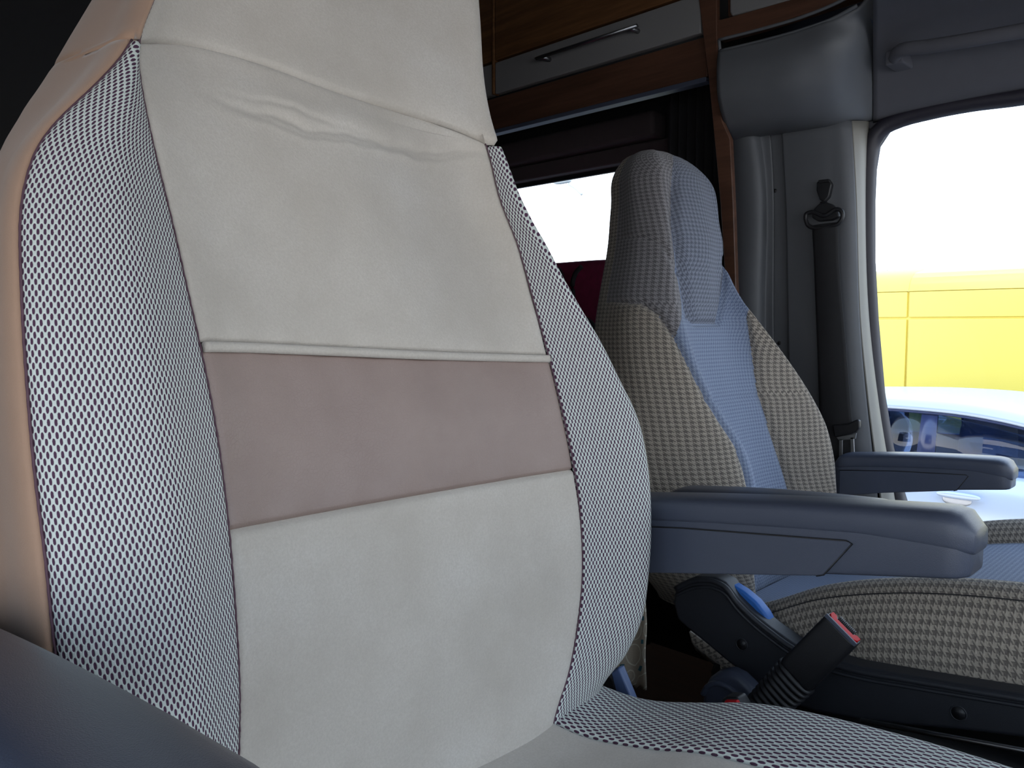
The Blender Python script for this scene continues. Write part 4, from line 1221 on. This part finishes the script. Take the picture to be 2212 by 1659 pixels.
def side_pt(px_, t):                     # point on the leaning side window plane at height t (0 belt, 1 roof)
    x = U(px_, 940, YCR + .05)[0]
    zt_ = float(crv(rz_, x)) - .03; zb2 = float(crv([(s[0], s[2]) for s in stations], x))
    return np.array([x, YCR + .03 + .085 * t, zb2 + (zt_ - zb2) * t])
def side_x(x, t):
    zt_ = float(crv(rz_, x)) - .03; zb2 = float(crv([(s[0], s[2]) for s in stations], x))
    return np.array([x, YCR + .03 + .085 * t, zb2 + (zt_ - zb2) * t])
for mir in (0, 1):
    def M(p): return np.array([p[0], 2 * YCR + cw - p[1], p[2]]) if mir else p
    def quad(nm, a, b, mat, th=.01, a2=None, b2=None):
        P = [M(a(0)), M(b(0)), M(b(1)), M(a(1))]
        return prism3(nm, P, (0, -.012 if mir else .012, 0), mat, car, bevel=0)
    quad('pillar', lambda t: side_pt(1981, t), lambda t: side_pt(2022 - 6 * t, t), CARDARK)
    quad('window_glass', lambda t: side_pt(1906, t), lambda t: side_pt(1981, t), CARGLASS)
    quad('window_glass', lambda t: side_pt(2022 - 6 * t, t), lambda t: side_x(-.62 - .05 * t, t), CARGLASS)
    quad('window_glass', lambda t: side_x(-2.6, t), lambda t: side_pt(1900, t), CARGLASS)
    quad('pillar', lambda t: side_pt(1897, t), lambda t: side_pt(1906, t), CARDARK)
    quad('pillar', lambda t: side_x(-3.0 + .2 * t, t * .98), lambda t: side_x(-2.6, t), CARP)
    fp = [M(side_x(-.62, 1.0)), M(side_x(-.56, 1.0)), M(np.array([.16, YCR + .04, -.85])), M(np.array([.06, YCR + .04, -.84]))]
    prism3('pillar', fp, (0, -.02 if mir else .02, 0), CARP, car, bevel=0)
    for x in (-2.75, .05):
        yy = YCR - .02 if not mir else YCR + cw - .2
        wl = tube('wheel', [(x, yy, GZ + .31), (x, yy + .2, GZ + .31)], .31, TYRE, car, seg=32)
hx = U(2070, 1075, YCR - .06)
hb = cushion3('door_handle', (hx[0], YCR - .065, hx[2] + .01), .105, .015, .018, CARP, car, 2.6)
cushion3('door_handle_recess', (hx[0] - .01, YCR - .045, hx[2] - .02), .07, .008, .035, STEEL, car, 2.2)
sx_ = U(2012, 1080, YCR - .05)[0]
tube('door_gap', [(sx_, YCR - .040, -1.5), (sx_, YCR - .052, -1.05), (sx_, YCR - .04, -.9), (sx_ - .01, YCR - .0, -.80)], .004, CARDARK, car, seg=6)
for sx0 in (-1.25, -.62 - 1.5):
    cushion3('car_seat', (sx0, YCR + .45, -.80), .12, .22, .34, SEATIN, car, 4)
    cushion3('car_seat', (sx0, YCR + 1.3, -.80), .12, .22, .34, SEATIN, car, 4)
cushion3('windscreen_sticker', (-.9, YCR + .9, -.78), .2, .5, .03, SEATIN, car, 3)

# street lamp seen through the side window
lp = thing('street_lamp', 'pale street lamp on a thin pole seen through the side window', 'street lamp', (*U(1255, 560, 14)[:2], GZ))
pb = U(1257, 420, 14)
tube('pole', [(pb[0], pb[1], GZ), (pb[0], pb[1], pb[2])], .05, LAMPG, lp, seg=8)
tube('arm', spl([pb, U(1245, 408, 14), U(1228, 397, 14)], 10), .03, LAMPG, lp, seg=6)
cushion3('lamp_head', U(1215, 392, 14), .25, .10, .05, LAMPG, lp, 3)
# twiggy tree top above the van
tw = thing('bare_tree', 'pale bare treetop just above the yellow van', 'tree', (*U(1922, 600, 16)[:2], GZ))
c = U(1922, 605, 16)
tube('trunk', [(c[0], c[1], GZ), c], .05, TWIG, tw, seg=6)
bmv, bmf = [], []
for k in range(46):
    a = random.uniform(-1.2, 1.2); L_ = random.uniform(.12, .36)
    p = c + np.array([random.uniform(-.15, .15), random.uniform(-.1, .1), random.uniform(-.1, .15)])
    q = p + np.array([math.sin(a) * L_, random.uniform(-.1, .1), math.cos(a) * L_])
    i = len(bmv); bmv += [p + (.006, 0, 0), p - (.006, 0, 0), q, p + (0, .006, .006)]
    bmf += [(i, i+1, i+2), (i, i+3, i+2), (i+1, i+3, i+2)]
tg = mesh_obj('twigs', bmv, bmf, TWIG, tw, smooth=False); tg['kind'] = 'stuff'
